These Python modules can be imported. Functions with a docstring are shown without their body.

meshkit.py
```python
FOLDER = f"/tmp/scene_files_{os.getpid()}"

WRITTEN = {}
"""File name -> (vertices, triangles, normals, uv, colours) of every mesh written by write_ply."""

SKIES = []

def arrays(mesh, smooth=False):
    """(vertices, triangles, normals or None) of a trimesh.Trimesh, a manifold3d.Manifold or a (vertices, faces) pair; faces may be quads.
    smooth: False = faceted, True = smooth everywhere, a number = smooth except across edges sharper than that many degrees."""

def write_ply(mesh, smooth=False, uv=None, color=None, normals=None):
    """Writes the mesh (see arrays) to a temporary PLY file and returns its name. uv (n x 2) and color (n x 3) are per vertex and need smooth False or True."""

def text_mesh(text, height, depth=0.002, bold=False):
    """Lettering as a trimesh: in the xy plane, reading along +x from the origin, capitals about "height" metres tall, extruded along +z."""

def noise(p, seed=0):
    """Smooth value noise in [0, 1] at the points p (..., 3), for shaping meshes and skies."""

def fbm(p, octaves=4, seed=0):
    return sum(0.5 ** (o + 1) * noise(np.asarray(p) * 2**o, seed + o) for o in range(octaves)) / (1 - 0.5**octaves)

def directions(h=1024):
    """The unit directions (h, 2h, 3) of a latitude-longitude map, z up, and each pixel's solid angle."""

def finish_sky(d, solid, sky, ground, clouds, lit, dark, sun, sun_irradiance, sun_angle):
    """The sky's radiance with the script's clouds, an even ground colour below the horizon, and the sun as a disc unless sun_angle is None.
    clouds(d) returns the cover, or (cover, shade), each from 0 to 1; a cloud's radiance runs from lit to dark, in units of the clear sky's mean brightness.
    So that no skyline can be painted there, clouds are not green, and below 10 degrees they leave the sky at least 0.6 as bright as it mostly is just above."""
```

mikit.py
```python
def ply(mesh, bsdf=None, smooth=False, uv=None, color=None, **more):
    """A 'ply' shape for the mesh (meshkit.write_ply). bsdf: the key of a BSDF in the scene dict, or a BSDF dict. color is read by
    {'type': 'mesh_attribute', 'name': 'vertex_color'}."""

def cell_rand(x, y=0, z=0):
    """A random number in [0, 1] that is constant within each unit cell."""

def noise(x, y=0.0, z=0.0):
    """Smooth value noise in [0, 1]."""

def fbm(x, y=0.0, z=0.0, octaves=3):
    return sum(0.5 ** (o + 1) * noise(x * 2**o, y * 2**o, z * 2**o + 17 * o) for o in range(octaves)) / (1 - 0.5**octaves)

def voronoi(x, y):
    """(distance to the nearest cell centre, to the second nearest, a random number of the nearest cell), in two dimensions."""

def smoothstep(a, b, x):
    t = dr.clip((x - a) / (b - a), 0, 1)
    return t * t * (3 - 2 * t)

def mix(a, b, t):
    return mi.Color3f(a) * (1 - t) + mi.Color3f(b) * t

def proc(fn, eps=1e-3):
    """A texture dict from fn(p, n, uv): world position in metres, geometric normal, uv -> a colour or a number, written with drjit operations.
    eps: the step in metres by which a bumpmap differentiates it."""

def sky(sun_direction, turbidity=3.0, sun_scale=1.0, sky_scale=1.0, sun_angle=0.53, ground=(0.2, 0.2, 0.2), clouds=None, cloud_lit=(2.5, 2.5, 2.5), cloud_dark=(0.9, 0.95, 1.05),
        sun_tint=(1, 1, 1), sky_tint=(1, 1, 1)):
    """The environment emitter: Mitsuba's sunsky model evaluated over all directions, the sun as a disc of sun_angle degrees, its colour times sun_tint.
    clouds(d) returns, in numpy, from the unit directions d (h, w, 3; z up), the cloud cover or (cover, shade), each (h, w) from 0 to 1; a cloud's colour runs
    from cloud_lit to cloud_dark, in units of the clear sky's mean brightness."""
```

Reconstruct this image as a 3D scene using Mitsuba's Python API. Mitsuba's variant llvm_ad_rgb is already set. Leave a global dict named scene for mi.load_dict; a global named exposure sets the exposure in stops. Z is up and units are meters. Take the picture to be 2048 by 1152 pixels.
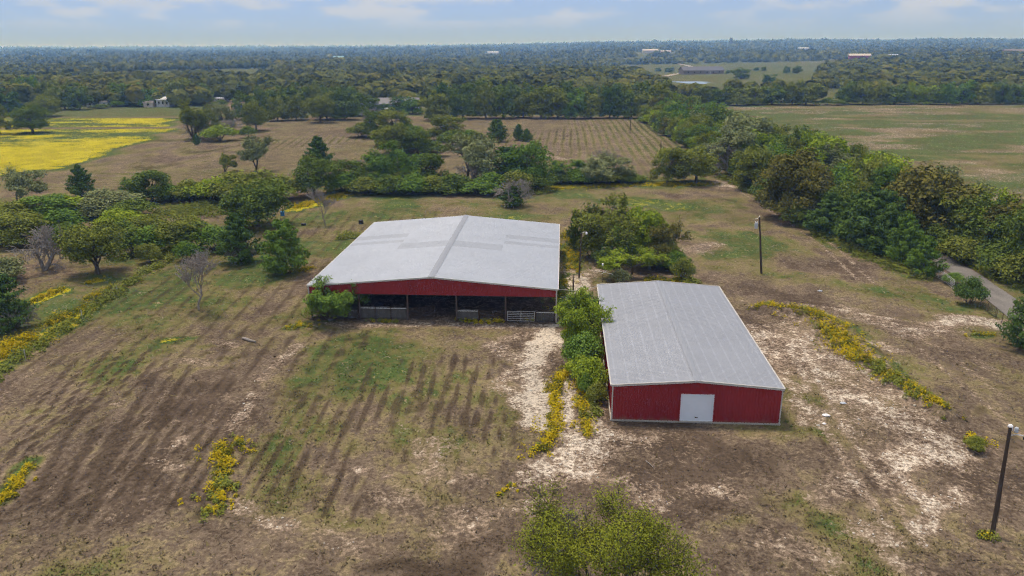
import math
import numpy as np, drjit as dr, mitsuba as mi, trimesh
import mikit, meshkit
from mikit import noise, fbm, smoothstep, mix, cell_rand
T = mi.ScalarTransform4f
scene, labels = {}, {}

# ------------------------------------------------------------------ camera, light, exposure
PITCH, ROLL = math.radians(17.5), math.radians(0.2)
CAM = (0, 0, 36.0)
fw = np.array([0, math.cos(PITCH), -math.sin(PITCH)])
up0, rt0 = np.array([0, math.sin(PITCH), math.cos(PITCH)]), np.array([1.0, 0, 0])
upv = up0 * math.cos(ROLL) + rt0 * math.sin(ROLL)
scene['camera'] = {'type': 'perspective', 'fov': 67.59, 'fov_axis': 'x', 'near_clip': 0.5, 'far_clip': 60000.0,
                   'to_world': T().look_at(origin=list(CAM), target=(np.array(CAM) + fw).tolist(), up=upv.tolist()),
                   'medium': {'type': 'ref', 'id': 'haze_air'}}

def cloud_cover(d):
    z = np.maximum(d[..., 2], 0.004)
    q = np.stack([d[..., 0] / (z + 0.03), d[..., 1] / (z + 0.03), 0 * z], -1)
    big = meshkit.fbm(q * 0.55 + 3.1, 4, 5)
    el = np.degrees(np.arcsin(np.clip(d[..., 2], -1, 1))); azd = np.degrees(np.arctan2(d[..., 0], d[..., 1]))
    puff = meshkit.fbm(q * np.array([0.8, 1.5, 1]) + 11.7, 5, 9)
    far_puff = meshkit.fbm(np.stack([azd / 2.3, el / .55, 0 * el], -1) + 5.3, 5, 4)
    w_ = np.clip((el - 5) / 6, 0, 1); puff = puff * w_ + far_puff * (1 - w_)
    t = np.clip((big * 0.35 + puff * 0.65 - 0.44 + 0.06 * np.clip((el - 6) / 25, 0, 1)) / 0.15, 0, 1)
    low = np.clip((el - 0.9) / 1.5, 0, 1)
    cover = t * t * (3 - 2 * t) * (0.75 * low + 0.25 * np.clip((el - 4) / 20, 0, 1))
    veil = 0.25
    return np.clip(veil + (1 - veil) * cover, 0, 1), 0.25 + 0.2 * big

scene['sky'] = mikit.sky((-0.22, 0.30, 0.93), turbidity=3, sun_scale=0.76, sun_angle=10, clouds=cloud_cover,
                         cloud_lit=(3.0, 3.05, 3.2), cloud_dark=(1.2, 1.3, 1.5), sky_tint=(0.72, 0.84, 1.12))
exposure = 1.56
HAZE = (0.50e-4, 1.0e-4, 2.1e-4)

# ------------------------------------------------------------------ terrain
# TERRAIN-BEGIN
def sstep(a, b, x):
    t = np.clip((np.asarray(x, float) - a) / (b - a), 0, 1)
    return t * t * (3 - 2 * t)

def terrain(x, y):
    x, y = np.asarray(x, float), np.asarray(y, float)
    t = sstep(650, 1600, y)
    z = t * (4.5 * np.sin(x / 310 + y / 470) + 4 * np.sin(x / 190 - y / 350 + 1.3) + 3 * np.sin(y / 130 + x / 420) - 6)
    z = z + 9 * sstep(800, 1350, y) * sstep(60, 420, x) + 46 * sstep(1700, 6500, y) * sstep(-2500, 3200, x)
    return z
# TERRAIN-END

def tz(x, y):
    return float(terrain(x, y))

# ------------------------------------------------------------------ mesh helpers
class MB:
    """Collects boxes, tubes and sheets into one mesh."""
    def __init__(self):
        self.v, self.f, self.n = [], [], 0
    def add(self, v, f):
        v, f = np.asarray(v, float), np.asarray(f, int)
        if f.shape[1] == 4:
            f = np.vstack([f[:, [0, 1, 2]], f[:, [0, 2, 3]]])
        self.v.append(v); self.f.append(f + self.n); self.n += len(v)
        return self
    def box(self, c, s, rot=0.0, m=None):
        x, y, z = np.array(s, float) / 2
        v = np.array([[a, b, d] for a in (-x, x) for b in (-y, y) for d in (-z, z)])
        if m is not None:
            v = v @ np.asarray(m).T
        if rot:
            k, s_ = math.cos(rot), math.sin(rot)
            v = np.stack([v[:, 0] * k - v[:, 1] * s_, v[:, 0] * s_ + v[:, 1] * k, v[:, 2]], 1)
        return self.add(v + np.array(c), [[0, 1, 3], [0, 3, 2], [4, 6, 7], [4, 7, 5], [0, 4, 5], [0, 5, 1], [2, 3, 7], [2, 7, 6], [0, 2, 6], [0, 6, 4], [1, 5, 7], [1, 7, 3]])
    def bar(self, a, b, w, h=None):
        """A square bar from a to b."""
        return self.tube([a, b], [w * .6, (h or w) * .6], 4)
    def tube(self, pts, r, sides=6, cap=True):
        pts = np.asarray(pts, float); r = np.broadcast_to(np.asarray(r, float), (len(pts),))
        d = np.gradient(pts, axis=0); d /= np.linalg.norm(d, axis=1, keepdims=True) + 1e-12
        ref = np.where(np.abs(d[:, 2:3]) < .9, [[0, 0, 1.0]], [[1.0, 0, 0]])
        a = np.cross(d, ref); a /= np.linalg.norm(a, axis=1, keepdims=True); b = np.cross(d, a)
        ang = np.arange(sides) * 2 * math.pi / sides + math.pi / 4
        ring = pts[:, None] + r[:, None, None] * (np.cos(ang)[None, :, None] * a[:, None] + np.sin(ang)[None, :, None] * b[:, None])
        v = ring.reshape(-1, 3); f = []
        for i in range(len(pts) - 1):
            for k in range(sides):
                k2 = (k + 1) % sides
                f.append([i * sides + k, i * sides + k2, (i + 1) * sides + k2, (i + 1) * sides + k])
        f = np.array(f)[:, ::-1]
        self.add(v, f)
        if cap:
            for at, flip in ((0, False), ((len(pts) - 1) * sides, True)):
                c = [[at, at + k, at + k + 1] for k in range(1, sides - 1)]
                self.f.append(np.array(c)[:, ::-1 if flip else 1] + self.n - len(v))
        return self
    def lathe(self, c, prof, sides=14):
        prof = np.asarray(prof, float); ang = np.arange(sides) * 2 * math.pi / sides
        v = np.stack([prof[:, None, 0] * np.cos(ang), prof[:, None, 0] * np.sin(ang), np.repeat(prof[:, 1:2], sides, 1)], -1).reshape(-1, 3)
        f = [[i * sides + k, i * sides + (k + 1) % sides, (i + 1) * sides + (k + 1) % sides, (i + 1) * sides + k] for i in range(len(prof) - 1) for k in range(sides)]
        return self.add(v + np.array(c), f)
    def mesh(self):
        return np.vstack(self.v), np.vstack(self.f)

used = {}
def numbered(name):
    n = used.get(name, 0); used[name] = n + 1
    return name if n == 0 else f'{name}_{n:03d}'

def obj(name, mesh, bsdf, parent=None, to_world=None, smooth=False):
    key = numbered((parent + '__' if parent else '') + name)
    d = dict(mesh) if isinstance(mesh, dict) else mikit.ply(mesh.mesh() if isinstance(mesh, MB) else mesh, bsdf, smooth=smooth)
    if to_world is not None:
        d['to_world'] = to_world
    scene[key] = d
    return key

def thing(name, label, cat, group=None):
    key = numbered(name)
    labels[key] = {'label': label, 'category': cat}
    if group:
        labels[key]['group'] = group
    return key

def tag(key, label, cat, group=None):
    labels[key] = {'label': label, 'category': cat}
    if group:
        labels[key]['group'] = group
    return key

# ------------------------------------------------------------------ materials
def diffuse(name, fn_or_col, two=True):
    r = {'type': 'rgb', 'value': list(fn_or_col)} if isinstance(fn_or_col, (tuple, list)) else mikit.proc(fn_or_col)
    b = {'type': 'diffuse', 'reflectance': r}
    scene[name] = {'type': 'twosided', 'b': b} if two else b
    return name

def principled(name, fn_or_col, rough=.5, metal=0.0, spec=.5):
    r = {'type': 'rgb', 'value': list(fn_or_col)} if isinstance(fn_or_col, (tuple, list)) else mikit.proc(fn_or_col)
    scene[name] = {'type': 'twosided', 'b': {'type': 'principled', 'base_color': r, 'roughness': rough, 'metallic': metal, 'specular': spec}}
    return name

def leaf(name, dark, mid, light, trans=0.6):
    def fn(p, n, uv):
        a = noise(p.x * .16, p.y * .16, p.z * .1)
        b = noise(p.x * 1.1, p.y * 1.1, p.z * 1.1)
        c = noise(p.x * 5.0, p.y * 5.0, p.z * 5.0)
        t = dr.clip(a * .5 + b * .55 + c * .45 - .25, 0, 1)
        return mix(mix(dark, mid, smoothstep(0, .5, t)), light, smoothstep(.5, 1, t))
    scene[name] = {'type': 'principledthin', 'base_color': mikit.proc(fn), 'roughness': .6, 'diff_trans': trans, 'specular': .3} if False else {'type': 'twosided', 'b': {'type': 'diffuse', 'reflectance': mikit.proc(fn)}}
    return name

TONES = {
    'spring': ((.10, .125, .018), (.19, .22, .028), (.29, .30, .045)),
    'oak': ((0.070, 0.111, 0.025), (0.120, 0.172, 0.037), (0.202, 0.255, 0.050)),
    'olive': ((0.104, 0.129, 0.025), (0.178, 0.208, 0.041), (0.280, 0.305, 0.062)),
    'rust': ((.080, .082, .024), (.142, .138, .036), (.205, .190, .052)),
    'lime': ((0.129, 0.194, 0.022), (0.238, 0.319, 0.033), (0.360, 0.431, 0.047)),
    'cedar': ((0.050, 0.092, 0.026), (0.086, 0.146, 0.039), (0.149, 0.216, 0.050)),
    'fresh': ((0.070, 0.137, 0.025), (0.129, 0.216, 0.039), (0.206, 0.310, 0.054)),
    'grey': ((0.132, 0.159, 0.066), (0.217, 0.248, 0.110), (0.320, 0.350, 0.171)),
}
for k, (a, b, c) in TONES.items():
    leaf('leaf_' + k, a, b, c)
diffuse('bark', lambda p, n, uv: mix((.07, .055, .042), (.16, .14, .12), noise(p.x * 6, p.y * 6, p.z * 1.5)))
diffuse('bare_wood', lambda p, n, uv: mix((.20, .18, .165), (.36, .33, .31), noise(p.x * 4, p.y * 4, p.z * 2)))

# ------------------------------------------------------------------ ground: one sheet, its cover laid out from strokes on the map
def axis(a, b, step0, near0, near1, grow):
    """Even spacing between near0 and near1, growing outwards to a and b."""
    mid = np.arange(near0, near1 + 1e-6, step0)
    hi, lo = [near1], [near0]
    s = step0
    while hi[-1] < b:
        s *= grow; hi.append(hi[-1] + s)
    s = step0
    while lo[0] > a:
        s *= grow * 1.06; lo.insert(0, lo[0] - s)
    return np.concatenate([lo[:-1], mid, hi[1:]])

ya = axis(-900, 21000, .40, 42, 150, 1.03)
ya = np.concatenate([ya[ya < 150], np.arange(150, 395, .72), 395 + np.cumsum(.72 * 1.03 ** np.arange(1, 228))])
xa = axis(-17000, 17000, .48, -92, 92, 1.06)
NX, NY = len(xa), len(ya)
GX, GY = np.meshgrid(xa, ya)

def polydist(x, y, pts):
    """(distance to the polyline, arc length at the nearest point)."""
    best = np.full(x.shape, 1e9); arc = np.zeros(x.shape); s = 0
    for (ax, ay), (bx, by) in zip(pts[:-1], pts[1:]):
        dx, dy = bx - ax, by - ay; L2 = dx * dx + dy * dy
        t = np.clip(((x - ax) * dx + (y - ay) * dy) / L2, 0, 1)
        d = np.hypot(x - ax - t * dx, y - ay - t * dy)
        w = d < best
        best = np.where(w, d, best); arc = np.where(w, s + t * math.sqrt(L2), arc); s += math.sqrt(L2)
    return best, arc

def inside(x, y, pts):
    r = np.zeros(x.shape, bool)
    for (ax, ay), (bx, by) in zip(pts, pts[1:] + pts[:1]):
        if ay != by:
            r ^= ((ay > y) != (by > y)) & (x < (bx - ax) * (y - ay) / (by - ay) + ax)
    return r

def signed(x, y, pts):
    d = polydist(x, y, pts + pts[:1])[0]
    return np.where(inside(x, y, pts), d, -d)

def nz(x, y, sx, sy=None, seed=0, octaves=3):
    return meshkit.fbm(np.stack([x / sx, y / (sy or sx), 0 * x], -1), octaves, seed)

# strokes: (points, radius in metres, strength)
LIME = [
    ([(11.40, 118.35), (9.38, 108.12), (6.06, 99.41), (3.83, 90.15), (2.05, 81.59), (2.52, 74.35), (2.85, 68.68)], 1.75, 1.25),
    ([(18.16, 149.26), (16.46, 130.45), (11.65, 118.34)], 1.6, .75),
    ([(5.87, 78.13), (5.61, 69.74), (5.44, 64.65)], .9, .95), ([(7.43, 63.23), (4.36, 62.34), (1.54, 59.76)], 1.6, .85),
    ([(5.84, 63.70), (6.08, 61.01)], 1.8, .8),
    ([(8.57, 71.95), (8.69, 66.08)], .9, .95), ([(9.96, 66.57), (12.15, 65.08)], 1.6, .60),
    ([(-27.05, 90.44), (-28.30, 83.31), (-28.66, 79.76)], .7, .52), ([(-28.24, 75.83), (-27.67, 71.65), (-27.83, 67.66)], .65, .55),
    ([(-27.25, 98.15), (-17.96, 97.66), (-8.47, 97.96), (-1.64, 97.11), (5.47, 97.43)], .9, .62), ([(-0.93, 92.81), (1.69, 94.06)], 1.0, .7), ([(-2.49, 90.21), (0.92, 83.79), (-1.38, 78.19), (0.28, 75.60)], 1.2, .62),
    ([(33.90, 96.18), (38.92, 97.09), (40.08, 89.81), (39.30, 81.99)], 3.2, .50), ([(33.79, 89.87), (35.82, 82.02), (37.02, 74.08), (37.55, 70.59)], 4.2, .48),
    ([(35.94, 75.31), (37.82, 73.47)], 1.4, .95), ([(39.59, 70.58), (39.93, 65.37), (40.78, 63.00)], 2.6, .55), ([(35.06, 61.25), (40.08, 63.00)], 1.5, .75),
    ([(34.63, 60.82), (33.90, 57.53), (34.23, 55.25), (33.73, 53.12), (32.44, 51.77)], .9, .8), ([(34.64, 55.24), (37.54, 55.97)], 1.2, .7),
    ([(31.69, 88.22), (31.00, 76.62), (29.36, 68.49)], 1.0, .68), ([(32.18, 97.16), (31.38, 88.22)], 1.1, .55),
    ([(58.94, 97.87), (62.90, 98.83), (65.87, 95.86)], 2.2, .95), ([(48.25, 103.17), (51.45, 95.05), (54.75, 95.02)], 2.2, .52), ([(45.73, 89.75), (46.83, 88.08)], 1.2, .7),
    ([(55.48, 84.82), (55.65, 82.57)], .8, .5),
    ([(-22.72, 54.87), (-21.46, 54.14)], .8, .5), ([(-19.70, 52.41), (-17.82, 52.07)], 1.1, .62),
    ([(-4.29, 53.90), (-1.04, 54.02), (1.42, 54.72)], 1.1, .48), ([(-9.37, 65.72), (-7.64, 58.59)], .5, .45), ([(-7.83, 65.71), (-6.76, 59.40)], .5, .45), ([(-6.33, 63.79), (-4.16, 58.57)], 1.8, .30),
    ([(-13.93, 60.46), (-13.51, 60.11)], .4, .95), ([(-11.33, 59.27), (-11.05, 59.18)], .3, .9), ([(-42.16, 73.74), (-41.67, 74.70)], .6, .5), ([(-32.31, 62.14), (-30.60, 60.82)], .8, .4), ([(-32.21, 64.63), (-32.02, 65.88)], .5, .55),
    ([(-5.64, 50.70), (-3.02, 52.65)], 1.4, .36), ([(-14.93, 50.75), (-12.23, 48.89)], 1.2, .45), ([(-9.82, 55.52), (-6.68, 53.36)], 1.6, .34),
    ([(9.78, 58.48), (11.61, 56.51)], 1.2, .45), ([(10.59, 55.39), (12.53, 54.65)], .9, .45), ([(19.82, 49.31), (22.90, 47.52)], 1.6, .42), ([(25.53, 55.30), (28.45, 58.36)], 1.1, .45),
    ([(8.09, 49.26), (10.65, 48.76)], .6, .6), ([(27.05, 51.15), (28.79, 49.88)], 1.0, .5), ([(16.35, 56.86), (17.95, 56.47)], .8, .45), ([(27.66, 47.50), (29.15, 46.09)], 1.0, .45),
    ([(57.65, 210.58), (59.62, 200.40)], 3.0, .85), ([(33.45, 137.19), (37.61, 140.88)], 2.5, .6), ([(7.08, 137.55), (8.97, 124.19)], 1.5, .6),
    ([(-22.73, 297.62), (-18.31, 288.34)], 4.0, 1.1), ([(-10.14, 295.70), (-2.43, 287.90)], 2.2, .7), ([(11.55, 265.62), (17.95, 258.05)], 2.2, .55), ([(23.75, 217.17), (37.95, 216.87)], 1.4, .5),
    ([(58.89, 204.97), (59.51, 166.61), (58.32, 136.85), (55.64, 117.82)], .32, .62), ([(60.90, 204.93), (62.09, 167.62), (60.61, 136.82), (57.43, 116.42)], .32, .55), ([(61.10, 96.87), (53.33, 98.93), (45.38, 104.97), (33.88, 107.85)], .4, .55), ([(59.60, 94.23), (51.24, 96.00), (43.65, 102.36), (34.54, 105.09)], .4, .5),
    ([(35.05, 89.85), (30.70, 67.44), (29.83, 57.55), (29.25, 49.26)], .4, .5), ([(36.93, 91.56), (33.03, 69.53), (31.91, 58.34), (31.13, 49.25)], .4, .55), ([(41.89, 88.12), (42.47, 76.52), (41.41, 66.35), (39.81, 61.66)], 1.4, .42), ([(50.53, 88.04), (49.74, 73.98), (49.45, 65.30)], .35, .45), ([(53.25, 89.68), (52.60, 75.18)], .35, .42),
    ([(-38.39, 92.28), (-35.20, 90.51)], .7, .5), ([(-39.58, 85.67), (-35.98, 84.12)], .7, .4),
]
GREEN = [
    ([(-23.22, 85.53), (-20.19, 85.50), (-16.52, 81.75)], 3.6, .75), ([(-21.57, 92.12), (-16.76, 90.34)], 2.2, .45), ([(-14.97, 95.71), (-6.29, 95.62), (-1.60, 94.09)], 1.8, .55), ([(-22.63, 78.36), (-19.98, 67.81)], 2.2, .4), ([(-22.09, 64.84), (-20.79, 60.33), (-17.97, 54.84)], 2.6, .65),
    ([(-12.02, 74.47), (-10.81, 65.73)], 1.6, .4), ([(-8.94, 75.68), (-7.24, 68.76)], 1.4, .3), ([(-18.51, 65.78), (-17.38, 74.51)], 1.5, .4), ([(-29.37, 61.68), (-26.00, 58.71)], 2.2, .35), ([(-14.91, 54.11), (-10.72, 53.38)], 2.0, .4), ([(-6.60, 48.86), (-2.82, 48.24)], 2.0, .3),
    ([(29.81, 182.57), (37.64, 179.37), (51.46, 182.18)], 6.5, 1.15), ([(41.14, 151.07), (45.36, 144.71)], 5.0, 1.15), ([(37.60, 133.57), (45.34, 135.22)], 3.2, .9), ([(44.16, 120.79), (47.64, 121.33)], 1.6, .75),
    ([(61.46, 148.61), (62.45, 136.79)], 4.5, .8), ([(18.09, 52.53), (15.54, 51.87)], 1.1, .8), ([(24.72, 51.17), (24.73, 47.51), (24.51, 45.31)], 1.9, .7), ([(31.82, 65.43), (30.45, 59.99)], 1.3, .5), ([(30.21, 67.44), (30.48, 64.47)], 1.0, .45),
    ([(56.63, 113.78), (57.18, 109.99)], 1.4, .5), ([(11.15, 51.57), (12.26, 51.24)], 1.2, .4), ([(-33.19, 46.15), (-30.46, 46.41)], 1.5, .5),
    ([(-44.88, 92.34), (-44.22, 104.16), (-44.20, 119.01)], 3.5, .22), ([(-37.68, 118.94), (-31.09, 106.25), (-30.08, 99.78)], 2.6, .45), ([(8.58, 118.38), (7.37, 105.83)], 1.8, .4), ([(8.65, 149.40), (10.28, 130.53)], 2.0, .5),
    ([(-46.35, 164.21), (-31.71, 145.82)], 4, .2), ([(2.05, 186.24), (28.79, 192.41)], 4, .25),
]
YELLOW = [
    ([(-60.16, 82.85), (-61.63, 89.08), (-60.74, 95.22), (-61.60, 104.34)], 1.6, .8), ([(-71.59, 109.02), (-70.61, 113.96)], 1.3, .8), ([(-67.74, 136.76), (-63.88, 138.53)], 1.6, .9), ([(-68.00, 117.91), (-67.10, 119.29)], 1.0, .8),
    ([(-42.66, 55.72), (-43.54, 58.82), (-44.00, 61.78)], .9, 1.2), ([(-28.16, 65.85), (-25.12, 58.70), (-24.47, 53.46)], 1.1, .35),
    ([(-50.94, 175.05), (-47.44, 187.15), (-42.05, 197.26)], 3.0, 1.1), ([(-46.19, 187.13), (-35.06, 202.26)], 2.2, .7), ([(4.87, 201.47), (24.08, 207.24), (55.86, 208.99)], 3.0, .9), ([(16.28, 327.57), (20.61, 329.34)], 3.0, 1.0),
    ([(9.55, 118.37), (8.26, 108.14)], 1.2, .6), ([(11.06, 141.25), (10.65, 124.17)], 1.8, .55), ([(-44.73, 91.99), (-41.27, 93.02)], .8, .5), ([(-30.29, 96.82), (-24.99, 98.72)], 1.0, .35),
    ([(36.85, 105.51), (42.97, 104.33), (45.24, 96.06), (44.25, 86.49), (44.01, 75.25), (44.46, 71.10)], 1.3, .5), ([(60.40, 92.76), (62.44, 93.46)], .9, .5), ([(64.16, 126.59), (65.54, 119.10)], 1.6, .35), ([(-1.08, 56.59), (-0.23, 57.59)], .5, .5),
]
SOIL = [
    ([(-42.22, 58.81), (-41.32, 69.01), (-38.34, 77.18), (-35.38, 84.11), (-27.11, 88.76)], 6.5, .75), ([(-33.84, 59.58), (-33.16, 71.13), (-32.48, 82.61)], 6.0, .6), ([(-38.68, 55.70), (-32.64, 63.97)], 4.0, .4),
    ([(-16.81, 58.65), (-11.31, 57.04), (-5.59, 60.23)], 5.0, .45), ([(-4.87, 70.92), (-1.23, 67.67)], 4.0, .5), ([(-8.39, 48.27), (-0.97, 48.82), (7.18, 54.68), (16.30, 58.44)], 5.0, .5),
    ([(5.43, 58.51), (12.24, 60.11), (21.64, 61.78), (30.37, 60.85)], 5.0, .6), ([(16.21, 49.95), (22.39, 51.18)], 4.0, .4), ([(30.35, 118.12), (42.76, 107.76), (50.63, 105.36), (54.23, 88.01)], 5.0, .55),
    ([(45.23, 192.09), (49.47, 179.16), (60.10, 178.97)], 6.0, .5), ([(59.87, 167.66), (57.86, 136.85), (56.04, 117.81)], 3.5, .55), ([(-34.03, 106.28), (-34.42, 118.90), (-32.56, 124.71)], 4.0, .5), ([(-38.39, 90.54), (-31.59, 97.80)], 2.5, .35),
    ([(-17.67, 49.52), (-11.77, 46.58)], 3.0, .35), ([(10.38, 145.21), (16.35, 137.43)], 4, .5), ([(27.00, 110.33), (31.39, 99.15), (32.17, 85.03)], 4, .45), ([(17.46, 118.27), (22.79, 121.05)], 5, .5),
]
MULCH = [
    ([(-44.37, 76.34), (-44.05, 69.14), (-40.95, 58.81), (-39.65, 54.40)], .55, 1.0), ([(-42.26, 78.13), (-41.70, 70.64), (-40.11, 63.37), (-37.51, 54.74)], .55, 1.0), ([(-41.61, 81.68), (-39.41, 71.52), (-37.05, 61.82), (-34.37, 54.72)], .85, 1.1),
    ([(-37.28, 77.43), (-35.34, 69.07), (-34.08, 63.33), (-31.97, 56.63)], .6, 1.0), ([(-44.17, 73.64), (-46.18, 67.79), (-46.94, 63.42), (-47.72, 60.51)], .5, .9), ([(-38.01, 84.29), (-36.87, 75.28)], .6, .8), ([(-40.30, 63.37), (-39.20, 59.53), (-36.93, 55.03)], .5, .9), ([(-40.71, 82.68), (-42.22, 77.21), (-44.00, 71.21)], .5, .7),
    ([(-38.26, 56.44), (-39.06, 53.55), (-41.79, 51.55)], .6, .6), ([(-37.13, 88.85), (-34.57, 90.51), (-29.47, 90.46)], .7, .5), ([(-40.38, 71.19), (-36.95, 58.78), (-36.18, 54.95)], .45, .7),
    ([(-17.81, 80.91), (-17.72, 63.22)], .45, .7), ([(-16.23, 77.91), (-15.89, 62.48)], .45, .65), ([(-12.00, 77.88), (-11.60, 62.45)], .5, .7), ([(-10.03, 80.29), (-9.60, 61.20)], .4, .6), ([(-6.75, 84.01), (-7.84, 69.84), (-8.16, 59.33)], .5, .7),
    ([(-4.48, 81.36), (-4.65, 69.81), (-4.88, 57.15)], .5, .8), ([(0.55, 75.47), (0.09, 64.78)], .5, .7), ([(-20.39, 78.34), (-20.44, 65.80)], .4, .5), ([(-1.52, 88.52), (-0.83, 79.52)], .6, .55), ([(-6.56, 61.09), (-6.48, 55.50)], .4, .5),
    ([(-11.05, 46.58), (-7.54, 47.40), (-5.22, 46.00)], 1.5, .6), ([(30.35, 118.12), (37.19, 114.01), (46.45, 107.71)], .8, .45), ([(29.44, 65.44), (30.37, 60.85), (31.40, 54.54)], .9, .6), ([(14.99, 54.64), (18.29, 53.21)], .5, .7), ([(22.21, 55.32), (27.71, 54.56)], 1.2, .35),
    ([(13.69, 58.45), (18.69, 60.92)], 1.5, .3), ([(41.36, 65.36), (41.65, 64.58)], .5, 1.1), ([(41.51, 68.40), (42.33, 67.15)], .6, .9), ([(11.95, 49.66), (9.14, 51.26), (6.80, 51.27)], .8, .4), ([(17.41, 47.55), (19.42, 46.97)], .5, .6),
    ([(47.43, 190.69), (56.92, 180.24)], .9, .5), ([(48.64, 185.39), (53.69, 173.25)], .9, .5), ([(37.05, 176.41), (45.42, 167.90)], .8, .4), ([(48.15, 95.09), (51.37, 89.70), (51.68, 83.35)], .9, .4), ([(-36.13, 113.56), (-32.79, 118.88)], .7, .5), ([(-35.13, 106.29), (-32.34, 111.00)], .7, .5),
    ([(52.72, 79.07), (51.78, 70.49)], .8, .35), ([(55.13, 89.67), (54.35, 81.86), (53.98, 73.94)], .7, .3), ([(2.67, 55.07), (7.60, 58.49)], 2.5, .25), ([(-2.76, 56.22), (-1.10, 58.55), (0.22, 61.05)], .7, .5),
]
SITE = [(-9.0, 40.0), (-9.0, 40.0)]
MIDFIELD = [(-140.66, 227.89), (-154.92, 381.37), (-173.00, 456.85), (-113.25, 418.34), (80.26, 407.79), (66.15, 243.23), (58.42, 219.05), (10.78, 214.04), (-49.84, 208.74), (-68.62, 226.32), (-101.11, 198.40), (-128.47, 202.59)]
YFIELD = [(-266.66, 289.27), (-390.77, 429.25), (-178.59, 420.91), (-154.11, 353.36), (-145.12, 285.97), (-141.48, 242.78), (-151.56, 226.28), (-190.90, 203.81)]
RFIELD = [(98, 60), (92, 200), (92, 400), (150, 507), (700, 515), (700, 60)]
BIG = (-10.99, 99.29, math.radians(3.72), 34.0, 39.8)      # front centre, heading, width, length
SMALL = (18.29, 69.17, math.radians(3.78), 16.55, 33.6)

def local(b, x, y):
    c, s = math.cos(b[2]), math.sin(b[2])
    return (x - b[0]) * c - (y - b[1]) * s, (x - b[0]) * s + (y - b[1]) * c

def stroke(x, y, pts, r, s, wob):
    P = np.array(pts); pad = r * 3.2
    m = (x > P[:, 0].min() - pad) & (x < P[:, 0].max() + pad) & (y > P[:, 1].min() - pad) & (y < P[:, 1].max() + pad)
    out = np.zeros(x.shape)
    if m.any():
        d = polydist(x[m], y[m], [tuple(p) for p in pts])[0] + (wob[m] - .5) * r * 1.6
        out[m] = s * (1 - sstep(r * .35, r * 1.65, d))
    return out

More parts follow.
